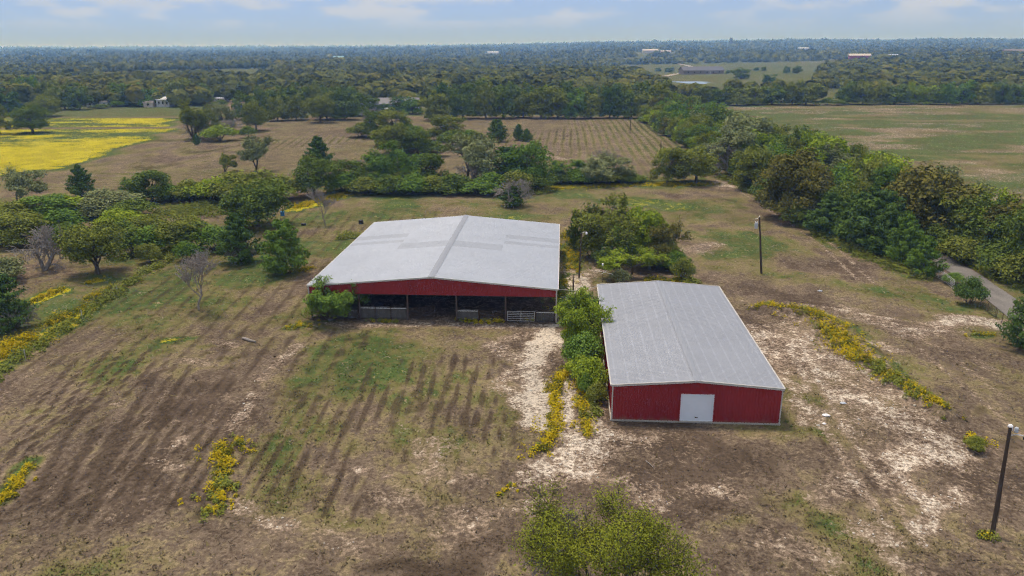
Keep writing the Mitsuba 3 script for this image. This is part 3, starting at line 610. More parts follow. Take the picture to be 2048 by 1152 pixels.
# ------------------------------------------------------------------ single trees and shrubs: shape, tone, x, y, height, width, label
YT = 'trees standing in the yard and pasture'
for row in [
    # left edge and pasture
    ('cedar2', 'cedar', -68.4, 96.3, 8.3, 9.4, 'bushy dark juniper at the left edge above the yellow weeds of the fence line'),
    ('lone0', 'olive', -69.2, 122.8, 9.8, 11.7, 'olive green oak with a short dark trunk beside the grey bare tree'),
    ('cedar1', 'cedar', -47.7, 129.4, 9.8, 9.8, 'dark juniper with grey dead twigs near its foot, left of the open shed'),
    ('cedar0', 'fresh', -37.8, 122.8, 9.9, 9.9, 'brighter green leaning juniper nearest the left eave of the open shed'),
    ('oak2', 'oak', -53.9, 158.8, 10.5, 13.6, 'bushy dark tree behind the two junipers left of the shed'),
    ('cedar0', 'cedar', -108.9, 192.4, 8.8, 8.4, 'cone shaped dark juniper standing alone below the yellow flower field'),
    ('wispy0', 'grey', -119.7, 183.5, 9.1, 10.2, 'grey green thin crowned tree at the left edge below the flower field'),
    ('oak1', 'oak', -88.1, 185.5, 7.8, 11.3, 'dark rounded shrubby tree on the near edge of the mown field'),
    ('wispy1', 'fresh', -91.5, 186.7, 6.8, 6.2, 'small pale green tree touching the dark rounded tree at the field edge'),
    ('oak3', 'oak', -50.3, 192.8, 10.6, 11.7, 'tall dense tree in front of the pointed juniper at the gap in the thicket'),
    ('cedar1', 'cedar', -56.8, 226.2, 12.5, 12.4, 'pointed blue green juniper rising behind the dense tree at the thicket gap'),
    ('wispy2', 'grey', -77.2, 231.3, 10.9, 10.6, 'thin grey green tree standing in the mown field above the willows'),
    ('wispy0', 'olive', -86.8, 231.7, 6.1, 5.5, 'small sapling in the mown field left of the thin grey green tree'),
    ('wispy1', 'olive', -131.6, 321.2, 15.8, 14.9, 'olive tree with pale forked trunks at the corner of the flower field'),
    ('cedar0', 'cedar', -122.3, 300.6, 4.8, 3.9, 'tiny dark juniper under the tree with pale forked trunks'),
    ('shrub0', 'lime', -118.1, 313.6, 7.7, 13.0, 'bright yellow green bush right of the tree with pale forked trunks'),
    ('oak1', 'grey', -130.5, 352.9, 12.1, 11.4, 'grey green tree just behind the bright yellow green bush'),
    ('oak2', 'olive', -115.6, 352.3, 14.7, 12.2, 'tall narrow olive tree on the left side of the mown field'),
    ('shrub1', 'oak', -110.1, 324.4, 6.0, 7.5, 'low dark bush at the foot of the tall narrow olive tree'),
    ('lone0', 'olive', -96.1, 392.3, 14.6, 17.6, 'round lone oak with a clear trunk on the far edge of the mown field'),
    ('oak3', 'oak', -213.7, 346.9, 12.8, 17.0, 'round dark oak standing in the yellow flower field'),
    ('oak1', 'olive', -226.1, 343.2, 13.5, 10.6, 'half hidden oak at the left edge of the yellow flower field'),
    ('oak2', 'olive', -258.6, 433.4, 11.9, 18.3, 'lighter oak behind the round dark oak in the flower field'),
    # thicket behind the barns
    ('oak2', 'oak', -42.3, 201.0, 8.7, 10.6, 'dark leafy tree at the left end of the thicket behind the open shed'),
    ('wispy1', 'fresh', -32.0, 203.9, 11.9, 12.3, 'tall ragged tree in the thicket right of the dark leafy tree'),
    ('oak0', 'oak', -23.3, 207.1, 9.2, 11.7, 'broad dark tree in the middle of the thicket'),
    ('wispy0', 'grey', -11.9, 206.5, 14.4, 14.7, 'tall grey green tree with a dead limb mass in the thicket centre'),
    ('cedar2', 'cedar', -1.5, 204.8, 11.4, 12.4, 'dense dark juniper in the thicket right of the dead limbs'),
    ('oak3', 'fresh', 4.6, 203.3, 12.9, 13.1, 'tallest green tree at the right end of the thicket'),
    ('shrub1', 'oak', -17.8, 194.9, 4.2, 10.3, 'low dark bush strip in front of the thicket, left half'),
    ('shrub2', 'fresh', -8.7, 194.0, 3.8, 11.5, 'low dark bush strip in front of the thicket, right half'),
    ('shrub0', 'fresh', -36.3, 198.0, 5.8, 9.9, 'low leafy bush between the two left trees of the thicket'),
    ('shrub2', 'olive', -27.6, 197.9, 6.0, 11.0, 'olive bush in front of the broad dark thicket tree'),
    ('wispy2', 'fresh', 16.2, 210.8, 6.4, 10.5, 'light green brush right of the thicket'),
    ('shrub2', 'fresh', 20.5, 209.9, 5.5, 8.3, 'dense green bush left of the grey twiggy tree'),
    ('wispy0', 'grey', 24.4, 210.5, 8.8, 12.7, 'grey twiggy half bare tree on the right of the thicket'),
    ('shrub0', 'olive', 29.7, 210.4, 4.3, 8.6, 'olive bush right of the grey twiggy tree'),
    ('oak1', 'olive', 43.0, 210.1, 9.8, 10.2, 'left half of the rounded oak pair near the lane end'),
    ('oak2', 'olive', 50.9, 209.9, 10.9, 12.7, 'right half of the rounded oak pair near the lane end'),
    # grove in the mown field
    ('shrub1', 'olive', -63.4, 326.5, 7.2, 11.0, 'round olive bush at the left end of the grove in the mown field'),
    ('oak1', 'oak', -57.2, 322.5, 11.5, 10.0, 'dark tree at the left of the grove in the mown field'),
    ('oak0', 'olive', -49.3, 322.3, 12.3, 15.4, 'broad olive tree at the back of the grove in the mown field'),
    ('oak3', 'olive', -40.9, 272.6, 11.2, 14.9, 'olive tree at the front left of the grove in the mown field'),
    ('oak2', 'oak', -32.9, 269.6, 10.7, 12.3, 'dark tree at the front of the grove beside the white rubble'),
    ('oak0', 'olive', -26.7, 311.3, 10.8, 15.7, 'pale topped tree at the back right of the grove'),
    ('shrub0', 'oak', -26.9, 266.7, 6.0, 9.4, 'dark bush left of the white rubble pit'),
    ('shrub2', 'fresh', -17.4, 305.9, 5.9, 9.1, 'small green bush behind the white rubble pit'),
    ('wispy1', 'olive', -14.1, 282.9, 6.7, 11.0, 'light feathery tree right of the white rubble pit'),
    ('cedar2', 'cedar', -5.6, 307.3, 9.5, 9.5, 'round dark juniper alone right of the grove'),
    ('cedar0', 'cedar', 2.8, 311.9, 7.1, 6.0, 'small pointed juniper right of the round dark juniper'),
    ('cedar1', 'cedar', 6.0, 308.3, 5.5, 6.8, 'squat juniper last in the row right of the grove'),
    # between and beside the barns
    ('cedar1', 'oak', 11.7, 137.9, 8.0, 4.1, 'slim dark tree at the back corner of the open shed'),
    ('wispy1', 'olive', 17.9, 133.5, 10.7, 11.2, 'large olive scrub tree with grey bare limbs behind the closed barn'),
    ('oak1', 'lime', 23.6, 130.6, 9.4, 8.7, 'broad yellow green tree in the clump behind the closed barn'),
    ('wispy0', 'rust', 27.2, 127.8, 8.4, 7.3, 'brownish tree at the right end of the clump behind the closed barn'),
    ('wispy2', 'lime', 19.0, 119.7, 4.9, 7.8, 'bright yellow green small tree in front of the clump behind the barn'),
    ('shrub1', 'grey', 17.1, 116.9, 2.9, 3.5, 'grey green bush just behind the closed barn roof'),
    ('cedar2', 'cedar', 26.3, 125.3, 3.7, 5.1, 'dark juniper bush under the brownish tree of the clump'),
    ('shrub0', 'olive', 27.6, 118.6, 4.3, 3.7, 'olive weedy bush at the right foot of the clump'),
    ('wispy1', 'fresh', -25.1, 99.8, 6.0, 7.2, 'bright green tree growing against the front left corner of the open shed'),
    ('shrub2', 'oak', -25.7, 100.1, 3.9, 5.6, 'dense lower bush at the foot of the tree by the shed corner'),
    ('wispy1', 'lime', 8.7, 90.2, 7.2, 5.8, 'tall leafy tree against the left wall of the closed barn'),
    ('wispy0', 'fresh', 9.4, 96.6, 5.1, 5.7, 'second leafy tree against the left wall of the closed barn'),
    ('shrub1', 'fresh', 8.3, 82.6, 5.3, 4.7, 'fresh green bush below the leafy trees by the barn wall'),
    ('shrub0', 'lime', 8.7, 77.1, 4.5, 4.0, 'low yellow green brush nearest the front corner of the closed barn'),
    ('fringe0', 'spring', 5.7, 42.4, 9.1, 9.4, 'feathery yellow green tree cut off by the bottom edge'),
    ('shrub2', 'cedar', 66.9, 106.1, 4.8, 4.2, 'round dark bush between the two pipe gates'),
    ('cedar2', 'cedar', 64.4, 88.2, 9.6, 8.1, 'dark juniper at the right edge beside the lane entrance'),
    ('shrub0', 'olive', 43.0, 63.2, 1.8, 2.0, 'yellowish weedy bush right of the dirt bank, near the big pole'),
    ('shrub1', 'fresh', 69.9, 115.8, 2.3, 3.2, 'small green bush behind the white pipe gate'),
]:
    plant(*row)
for row in [
    ('dead2', 'grey', -79.8, 125.5, 7.8, 8.2, 'grey bare spreading tree beside the olive oak in the left pasture'),
    ('dead0', 'grey', -45.1, 104.1, 8.9, 6.3, 'tall bare grey tree standing alone in the left pasture'),
    ('dead0', 'grey', -39.7, 159.2, 7.9, 4.3, 'slender white dead tree behind the open shed on its left'),
    ('dead2', 'grey', -0.2, 178.9, 6.9, 7.8, 'grey dead tree with dark growth just behind the ridge of the shed'),
    ('dead2', 'grey', -10.0, 206.6, 8.8, 10.3, 'tangle of dead grey limbs in the middle of the thicket'),
    ('dead2', 'grey', -46.9, 129.1, 4.6, 4.7, 'grey dead twigs at the foot of the dark juniper'),
    ('dead1', 'grey', 16.4, 135.8, 6.2, 7.0, 'bare grey limbs leaning out of the clump behind the closed barn'),
    ('dead1', 'grey', 25.4, 212.5, 8.9, 6.1, 'bare dark twiggy tree on the right of the thicket'),
    ('dead2', 'grey', -67.0, 97.3, 3.7, 4.7, 'grey dead lower limbs beside the juniper at the left edge'),
    ('dead2', 'grey', -130.6, 324.9, 8.8, 10.1, 'pale forked dead limbs below the olive tree by the flower field'),
    ('dead1', 'grey', -121.6, 340.1, 6.7, 7.4, 'small grey bare tree right of the bright yellow green bush'),
    ('dead1', 'grey', -58.5, 326.3, 12.1, 6.3, 'grey bare twigs at the left of the grove in the mown field'),
    ('dead2', 'grey', 63.7, 221.7, 10.1, 10.2, 'grey bare limbs on the field side of the hedgerow along the lane'),
    ('dead2', 'grey', 3.2, 43.4, 6.7, 4.4, 'pale dead branches inside the feathery tree at the bottom edge'),
]:
    plant(*row)
plant('cedar2', 'cedar', 0.3, 178.9, 5.3, 7.8, 'dark low juniper growing through the grey dead tree behind the shed')

for i, px in enumerate([(-43.2, 196.6, 6.0, 9.1), (-37.1, 195.3, 5.5, 9.8), (-31.3, 195.2, 6.0, 10.3), (-25.4, 195.1, 6.2, 10.3), (-20.1, 196.2, 5.5, 9.8), (-15.3, 196.1, 6.2, 10.3), (-5.0, 196.2, 6.2, 10.9), (0.9, 197.2, 6.8, 10.9), (6.8, 200.2, 6.4, 9.2),
                       (-28.9, 216.6, 6.6, 11.4), (-37.4, 216.9, 6.0, 10.0), (13.3, 209.5, 5.0, 8.3), (18.8, 209.1, 5.0, 9.1), (26.3, 208.8, 5.6, 9.6), (32.9, 209.9, 3.6, 7.4)]):
    plant(f'shrub{i % 3}', ('fresh', 'olive', 'oak')[i % 3], *px, ('fresh green', 'olive', 'dark')[i % 3] + ' bush filling the thicket behind the open shed', 'thicket bushes, tone %d' % (i % 3))
for i, px in enumerate([(15.4, 133.4, 6.4, 6.9), (19.3, 131.8, 7.6, 7.5), (22.9, 129.1, 6.7, 7.0), (26.5, 127.4, 5.8, 6.1), (27.5, 124.0, 4.2, 5.1), (16.5, 127.5, 3.9, 4.8), (23.3, 124.3, 4.5, 5.9)]):
    plant(f'shrub{i % 3}', ('olive', 'fresh', 'oak')[i % 3], *px, ('olive', 'fresh green', 'dark')[i % 3] + ' bush in the clump behind the closed barn', 'clump bushes, tone %d' % (i % 3))
for i, px in enumerate([(-61.0, 322.8, 7.2, 12.5), (-48.4, 295.4, 7.7, 11.5), (-38.2, 283.2, 7.7, 11.0), (-30.9, 274.9, 6.2, 10.0), (-22.5, 295.0, 7.3, 11.5), (-43.2, 322.1, 7.9, 11.6)]):
    plant(f'shrub{i % 3}', ('olive', 'oak', 'fresh')[i % 3], *px, ('olive', 'dark', 'fresh green')[i % 3] + ' bush within the grove in the mown field', 'grove bushes, tone %d' % (i % 3))

# soft willow brush and the dense thicket left of the pasture: many alike bushes
rng = np.random.default_rng(7)
for i, (px) in enumerate([(-78.9, 186.8, 6.2, 9.9), (-73.3, 185.3, 7.1, 11.8), (-68.3, 186.6, 8.1, 13.6), (-62.4, 187.6, 8.6, 13.6), (-57.6, 186.5, 7.6, 10.4), (-82.3, 185.4, 5.2, 7.8), (-63.5, 181.4, 6.7, 11.5)]):
    plant(f'shrub{i % 3}', ('olive', 'lime', 'fresh')[i % 3] if i % 2 else 'olive', *px, 'soft pale green willow bush in the row below the mown field', 'willow bushes below the mown field')
for i, (px) in enumerate([(-106.5, 160.6, 6.0, 12.9), (-102.2, 165.1, 5.7, 13.2), (-98.3, 169.2, 5.7, 12.4), (-91.7, 170.6, 5.9, 13.6), (-84.8, 167.3, 5.0, 10.0), (-94.2, 143.0, 6.1, 11.5), (-90.4, 149.1, 6.8, 11.0), 
                        (-79.2, 150.7, 5.5, 10.1), (-82.0, 119.7, 4.8, 6.5), (-82.9, 139.2, 4.9, 6.6), (-105.8, 151.2, 5.9, 10.1)]):
    plant(('shrub0', 'oak1', 'shrub2', 'oak3')[i % 4], ('olive', 'fresh', 'lime', 'grey', 'oak')[i % 5], *px, ('olive', 'fresh green', 'yellow green', 'grey green', 'dark')[i % 5] + ' bush in the dense thicket behind the bare grey tree', 'bushes of the left thicket, tone %d' % (i % 5))
for i, (px) in enumerate([(-69.1, 135.7, 6.1, 7.9), (-65.9, 136.7, 6.4, 8.3), (-62.8, 138.7, 6.9, 9.4), (-59.0, 139.3, 6.2, 8.5), (-55.3, 138.6, 5.8, 7.1), (-73.1, 147.5, 5.2, 7.9), (-74.4, 142.8, 5.6, 7.7), (-57.7, 131.4, 4.4, 4.5), (-63.7, 129.8, 3.8, 4.0)]):
    plant(('shrub0', 'shrub1', 'oak2')[i % 3], ('oak', 'fresh', 'olive')[i % 3], *px, ('dark', 'fresh green', 'olive')[i % 3] + ' bush in the thicket right of the olive oak', 'bushes between the oak and the junipers, tone %d' % (i % 3))

for i, px in enumerate([(9.7, 100.3, 3.2, 3.5), (8.7, 94.4, 3.6, 3.7), (8.9, 88.0, 4.1, 4.1), (7.9, 85.9, 3.4, 3.0), (9.0, 83.0, 3.9, 3.3), (7.7, 80.4, 3.3, 2.9), (9.0, 78.1, 3.3, 2.6), (8.9, 73.7, 2.8, 2.2), (7.7, 90.3, 3.0, 2.9), (8.0, 75.9, 2.9, 2.2)]):
    plant(f'shrub{i % 3}', ('fresh', 'olive', 'lime')[i % 3], *px, ('fresh green', 'olive', 'yellow green')[i % 3] + ' scrub growing along the left wall of the closed barn', 'scrub by the barn wall, tone %d' % (i % 3))

# the hedgerow along the lane: rows of trees on both sides
HEDGE = {'oak': ('dark green tree in the hedgerow along the lane', 'dark green hedgerow trees'), 'olive': ('olive green tree in the hedgerow along the lane', 'olive hedgerow trees'),
         'rust': ('rust brown tinged tree in the hedgerow along the lane', 'rusty hedgerow trees'), 'fresh': ('fresh green tree in the hedgerow along the lane', 'fresh green hedgerow trees'),
         'lime': ('yellow green tree in the hedgerow along the lane', 'yellow green hedgerow trees'), 'grey': ('grey green thin tree in the hedgerow along the lane', 'grey green hedgerow trees'),
         'cedar': ('dark juniper in the hedgerow along the lane', 'hedgerow junipers')}
rng = np.random.default_rng(11)
for x0, ya_, yb_, st, hm in ((66.5, 150, 405, 5.6, 8.6), (71.5, 162, 410, 6.5, 10.4), (85.0, 112, 420, 6.0, 11.5), (91.0, 124, 425, 6.2, 9.2)):
    yy = ya_
    while yy < yb_:
        near = yy < 230
        tone = rng.choice(['oak', 'olive', 'rust', 'fresh', 'lime', 'grey'], p=[.30, .28, .04, .24, .08, .06])
        shape = rng.choice(['oak0', 'oak1', 'oak2', 'oak3', 'wispy1']) if yy < 300 else rng.choice(['mid0', 'mid1', 'mid2', 'mid3'])
        h = hm * rng.uniform(.78, 1.22); w = rng.uniform(8.0, 11.5)
        xx = x0 + rng.normal() * .9 + (.02 * (yy - 230) if yy > 230 else 0)
        plant(shape, tone, round(xx, 1), round(yy + rng.normal(), 1), round(h, 1), round(w, 1), *HEDGE[tone])
        yy += st * rng.uniform(.8, 1.25)
for s, t, row, lab in [
    ('cedar2', 'cedar', (66.7, 136.9, 12.1, 14.8), 'broadest dark juniper of the hedgerow, facing the transformer pole'), ('cedar1', 'cedar', (63.0, 148.7, 9.5, 12.0), 'dark juniper next to the rust tinged trees of the hedgerow'), ('cedar0', 'fresh', (67.3, 126.8, 9.8, 7.9), 'pointed green juniper second from the end of the hedgerow'),
    ('cedar1', 'fresh', (67.7, 120.7, 7.4, 7.4), 'bright green juniper at the near end of the hedgerow beside the lane'), ('cedar2', 'cedar', (67.5, 131.9, 10.4, 8.9), 'dark juniper between the broadest and the pointed juniper'), ('cedar0', 'cedar', (65.4, 143.8, 10.0, 9.7), 'dark juniper just left of the broadest juniper'),
    ('oak1', 'rust', (60.5, 162.9, 14.8, 15.2), 'large rust tinged round tree on the yard side of the hedgerow'), ('oak3', 'rust', (63.2, 158.6, 13.4, 11.7), 'rust tinged tree beside the junipers of the hedgerow'), ('oak0', 'fresh', (68.4, 162.5, 12.1, 11.9), 'fresh green tree behind the junipers of the hedgerow'), ('oak2', 'olive', (63.1, 197.6, 12.8, 10.9), 'olive tree right of the grey limbs in the hedgerow'),
    ('shrub0', 'oak', (63.0, 184.2, 7.3, 9.3), 'dark bush at the foot of the hedgerow left of the rusty tree'), ('shrub1', 'oak', (61.3, 157.7, 6.3, 8.4), 'dark bush at the foot of the rust tinged trees'),
    ('oak3', 'rust', (78.7, 145.2, 14.8, 17.6), 'wide rust brown tree beyond the lane at the right'), ('oak0', 'olive', (83.0, 139.7, 11.9, 13.2), 'olive tree beyond the lane, right of the wide rust brown tree'), ('oak2', 'oak', (84.8, 133.2, 11.4, 12.6), 'dark tree beyond the lane above the round bush'), ('oak1', 'rust', (87.2, 129.8, 11.0, 11.4), 'brownish tree beyond the lane near the right edge'), ('oak3', 'olive', (86.6, 122.1, 12.0, 11.6), 'olive tree beyond the lane, cut off by the right edge'),
    ('oak3', 'lime', (72.2, 221.8, 13.1, 13.1), 'yellow green tree behind the grey limbs in the hedgerow'), ('oak0', 'grey', (76.0, 249.7, 15.9, 18.2), 'large grey green dome shaped tree in the hedgerow'), ('wispy0', 'grey', (67.1, 225.5, 15.3, 14.2), 'thin grey green tree with bare limbs in the hedgerow'), ('oak1', 'lime', (83.7, 203.0, 13.9, 15.0), 'bright yellow green tree on the field side of the hedgerow'), ('oak2', 'lime', (87.9, 182.2, 12.8, 15.0), 'yellow green tree on the field side above the broadest juniper'),
    ('shrub2', 'oak', (78.8, 136.3, 5.9, 7.0), 'dark bush on the far verge of the lane, leftmost'), ('shrub1', 'olive', (79.5, 129.3, 5.1, 8.1), 'olive bush on the far verge of the lane'), ('shrub0', 'oak', (80.1, 121.6, 6.1, 8.3), 'dark bush on the far verge of the lane before the right edge'), ('shrub2', 'olive', (80.8, 116.1, 6.2, 7.9), 'olive bush on the far verge at the right edge')]:
    plant(s, t, *row, lab)

# the long tree line behind the mown field, and its two houses' trees
LINE = 'trees of the long tree line behind the mown field'
for row, x0, x1, ybase, hm in ((0, 490, 600, 238, 60), (0, 655, 730, 238, 62), (0, 810, 1330, 237, 64), (1, 560, 1340, 224, 62), (0, -30, 60, 225, 46), (0, 100, 180, 217, 48), (1, -20, 500, 204, 56)):
    px_ = float(x0)
    while px_ < x1:
        yb = ybase + rng.normal() * 1.2
        ang = PITCH + math.atan((yb - 576) / 1530); yy = 36 / math.tan(ang); sc_ = 1530 / (yy * math.cos(PITCH) + 36 * math.sin(PITCH))
        xx = (px_ - 1024) / sc_
        tone = rng.choice(['oak', 'olive', 'fresh', 'cedar'], p=[.46, .34, .14, .06])
        w = rng.uniform(40, 66) / sc_; h = hm * rng.uniform(.8, 1.12) / sc_
        where = ('front row of the tree line behind the mown field' if ybase > 230 else 'second row of the tree line behind the mown field' if ybase > 220 and row else 'tree line beyond the yellow flower field')
        lab_ = {'oak': 'dark green tree', 'olive': 'olive green tree', 'fresh': 'fresh green tree', 'cedar': 'nearly black green tree'}[tone]
        if not any(a_ < px_ < b_ for a_, b_ in ((168, 224), (286, 348), (418, 480), (715, 846))):
            plant(f'mid{rng.integers(4)}', tone, round(xx, 1), round(yy, 1), round(h, 1), round(w, 1), f'{lab_} in the {where}', f'{lab_}s, {where}')
        px_ += w * sc_ * rng.uniform(.55, .8)
for i, row in enumerate([(-251.6, 512.4, 13.7, 18.3), (-232.6, 507.0, 12.6, 14.2), (-216.4, 528.8, 11.5, 29.0), (-285.7, 513.8, 11.2, 19.6), (-257.8, 491.3, 3.3, 10.7), (-252.5, 503.6, 5.5, 9.6), (-185.9, 500.4, 5.5, 9.6), (-219.0, 510.9, 8.7, 16.3)]):
    plant(('mid0', 'mid1', 'mid2', 'shrub0')[i % 4] if i not in (4, 5, 6) else 'shrub1', ('oak', 'fresh', 'oak', 'olive')[i % 4], *row, 'dark tree in the yard of the pale houses at the far left', 'trees round the far left houses')
for i, row in enumerate([(-81.1, 457.0, 9.5, 10.5), (-64.5, 449.0, 10.4, 11.5), (-55.8, 441.5, 9.1, 12.4), (-85.5, 430.1, 13.6, 13.8), (-74.8, 463.6, 4.8, 7.1)]):
    plant(f'mid{i % 4}', ('oak', 'cedar', 'fresh')[i % 3], *row, 'tree beside the dark roofed house behind the mown field', 'trees round the dark roofed house')
# hedge behind the right field
px_ = 1405.0
while px_ < 2110:
    if not 1640 < px_ < 1690:
        ang = PITCH + math.atan((211.5 + rng.normal() * .6 - 576) / 1530); yy = 36 / math.tan(ang); sc_ = 1530 / (yy * math.cos(PITCH) + 36 * math.sin(PITCH))
        tone = rng.choice(['oak', 'olive', 'lime', 'fresh'], p=[.42, .30, .16, .12])
        w, h = rng.uniform(36, 58) / sc_, 46 * rng.uniform(.78, 1.1) / sc_
        plant(f'mid{rng.integers(4)}', tone, round((px_ - 1024) / sc_, 1), round(yy, 1), round(h, 1), round(w, 1), {'oak': 'dark', 'olive': 'olive', 'lime': 'yellow topped', 'fresh': 'fresh green'}[tone] + ' tree in the hedge along the far side of the green field', tone + ' trees of the hedge behind the green field')
        px_ += w * sc_ * .72
    else:
        px_ += 8
for i, row in enumerate([(201.2, 499.3, 5.5, 9.5), (206.2, 495.1, 4.5, 8.8)]):
    plant('shrub1', 'oak', *row, 'low bush in the gap of the hedge behind the green field', 'bushes in the hedge gap')
# pasture trees on the far slope
for i, row in enumerate([(261.6, 902.1, 13.0, 22.8), (367.2, 1192.2, 6.4, 9.0), (373.8, 1177.6, 6.3, 8.9), (358.9, 1035.0, 9.3, 9.1), (371.0, 1030.7, 10.5, 13.0), (425.1, 1104.5, 4.6, 8.3), (273.1, 1478.3, 7.1, 13.0), (275.7, 1388.2, 9.1, 17.5), (285.8, 1049.2, 5.7, 6.6), (267.1, 816.7, 9.3, 15.5), (249.0, 1567.7, 5.6, 11.8)]):
    plant('mid%d' % (i % 4), 'cedar' if i % 2 else 'oak', *row, 'dark tree standing apart in the pale pasture on the far slope', 'trees in the far pasture')

# ------------------------------------------------------------------ woods beyond: nobody could count them
CLEAR = [
    [(247.0, 1851.1), (347.9, 1802.3), (524.9, 2004.0), (665.7, 1974.5), (817.6, 1925.3), (660.8, 1566.0), (441.7, 1136.7), (209.7, 547.1), (108.0, 552.4), (145.0, 798.1), (149.8, 1044.7)],
    [(260.6, 665.9), (281.8, 665.9), (217.5, 507.7), (200.0, 508.4)], [(194.8, 914.8), (230.3, 906.5), (175.6, 697.3), (163.3, 753.7)],
    [(-208.4, 548.1), (-174.7, 546.1), (-136.6, 407.7), (-166.6, 439.6)],
    [(-1361.1, 2948.8), (-1086.4, 2766.1), (-946.3, 2408.5), (-1006.1, 2178.7)], [(-722.8, 2800.0), (-607.0, 2917.3), (-551.0, 2728.6), (-679.4, 2662.4)], [(-290.6, 3511.9), (6.3, 3843.9), (5.6, 3387.8), (-272.5, 3421.0)],
    [(-43.6, 1634.9), (7.9, 1659.4), (7.4, 1563.3), (-36.3, 1539.0)], [(844.5, 1553.0), (882.2, 1559.6), (837.3, 1479.2), (812.4, 1493.1)],
]
HOUSES = [(*(815.1, 1869.8), 46), (*(951.2, 1965.8), 46), (*(1324.9, 2105.7), 70), (*(1685.9, 2757.3), 30), (*(256.5, 1073.2), 55), (*(-1427.9, 2930.4), 38), (*(-1723.1, 2823.5), 40), (*(-1818.5, 2863.0), 24), (*(-1073.4, 2715.3), 34), (*(-1428.5, 3877.1), 50), (*(-607.0, 2815.0), 44), (*(-79.7, 3507.0), 60), (*(510.8, 2943.9), 70), (*(568.9, 2949.5), 46), (*(1385.9, 3803.3), 60), (*(1231.6, 2120.1), 26), (*(-1745.0, 2927.1), 22)]
rng = np.random.default_rng(23)
bx_, by_, bs_ = [], [], []
yy = 505.0
while yy < 15000:
    sp = max(12.5, .0105 * yy); half = .74 * yy + 60
    n = int(2 * half / sp)
    xs = -half + (np.arange(n) + rng.uniform(0, 1, n)) * sp
    ys = yy + rng.uniform(-.5, .5, n) * max(11, .024 * yy)
    bx_.append(xs); by_.append(ys); bs_.append(np.full(n, sp)); yy += max(12.0, .026 * yy - 2)
bx_, by_, bs_ = map(np.concatenate, (bx_, by_, bs_))
keep = nz(bx_, by_, 420, 700, seed=71) + .25 * nz(bx_, by_, 60, 90, seed=72) < np.where(by_ < 900, 9, .755)
for hx, hy, hw_ in HOUSES:
    r_ = np.array([hx, hy]) / math.hypot(hx, hy); al = (bx_ - hx) * r_[0] + (by_ - hy) * r_[1]; ac = (bx_ - hx) * r_[1] - (by_ - hy) * r_[0]
    keep &= ~((al < 25) & (al > -.17 * math.hypot(hx, hy)) & (np.abs(ac) < hw_ * .75 + 6))
for c in CLEAR:
    keep &= ~inside(bx_, by_, c)
rf_ = (bx_ > 88) & (by_ < 520) | (by_ < 518) & (bx_ > 100)
keep &= ~rf_
bx_, by_, bs_ = bx_[keep], by_[keep], bs_[keep]
bz_ = terrain(bx_, by_)
bh_ = (9.0 + 6.5 * nz(bx_, by_, 60, seed=73)) * rng.uniform(.68, 1.25, len(bx_)); bs_ = bs_ * rng.uniform(.75, 1.2, len(bx_))
ico = trimesh.creation.icosphere(0)
def woods(sel, n_leaf, lsize):
    X, Y, Z, Hh, S = bx_[sel], by_[sel], bz_[sel], bh_[sel], bs_[sel] * .62
    n = len(X)
    if not n:
        return
    core = ico.vertices[None] * np.stack([S * .86, S * .86, Hh * .40], 1)[:, None] * rng.uniform(.8, 1.1, (n, 12, 1)) + np.stack([X, Y, Z + Hh * .5], 1)[:, None]
    cf = ico.faces[None] + np.arange(n)[:, None, None] * 12
    out = [(core.reshape(-1, 3), cf.reshape(-1, 3))]
    lob = 6
    C = unit(rng.normal(size=(n, lob, 3)) + [0, -.25, .45]) * rng.uniform(.35, .8, (n, lob, 1))
    k = rng.integers(lob, size=(n, n_leaf)); c = np.take_along_axis(C, k[..., None].repeat(3, 2), 1)
    d = unit(rng.normal(size=(n, n_leaf, 3)) + [0, -.2, .3])
    P = (c * .72 + d * .46) * np.stack([S, S, Hh * .46], 1)[:, None] + np.stack([X, Y, Z + Hh * .56], 1)[:, None]
    N = d * .55 + c * .9 + rng.normal(size=d.shape) * .28 + [0, 0, .30]
    sz = (lsize * S / 5.3)[:, None].repeat(n_leaf, 1).reshape(-1, 1)
    out.append(leaves(P.reshape(-1, 3), N.reshape(-1, 3), sz, rng, elong=1.1, quad=False))
    return join(out)
def woods_color(p, n, uv):
    a = noise(p.x * .011, p.y * .007, 2)
    b = noise(p.x * .10, p.y * .08, 4)
    c = noise(p.x * .7, p.y * .7, p.z * .7)
    t = dr.clip(a * .30 + b * .66 + c * .34 - .15, 0, 1)
    h = noise(p.x * .085 + 40, p.y * .07, 8)
    base = mix(mix((.050, .070, .020), (.108, .122, .034), smoothstep(0, .5, t)), (.175, .180, .050), smoothstep(.5, 1, t))
    return mix(base, base * mi.Color3f(1.12, .97, .85), smoothstep(.62, .8, h)) * (.8 + .4 * smoothstep(.2, .6, h))
diffuse('woods_mat', woods_color)
for lo, hi, nl, ls in ((0, 720, 330, 1.15), (720, 1300, 140, 1.6), (1300, 2600, 60, 2.3), (2600, 1e9, 30, 3.0)):
    m = woods((by_ >= lo) & (by_ < hi), nl, ls)
    if m:
        key = numbered('distant_woods'); scene[key] = mikit.ply(m, 'woods_mat')
        labels[key] = {'kind': 'stuff', 'label': 'woods of mixed trees reaching to the horizon', 'category': 'woods'}

# ------------------------------------------------------------------ the two metal barns
def at_local(b):
    return T().translate([b[0], b[1], 0]) @ T().rotate([0, 0, 1], -math.degrees(b[2]))

def to_world_xy(b, u, v):
    c, s = math.cos(b[2]), math.sin(b[2])
    return b[0] + u * c + v * s, b[1] - u * s + v * c

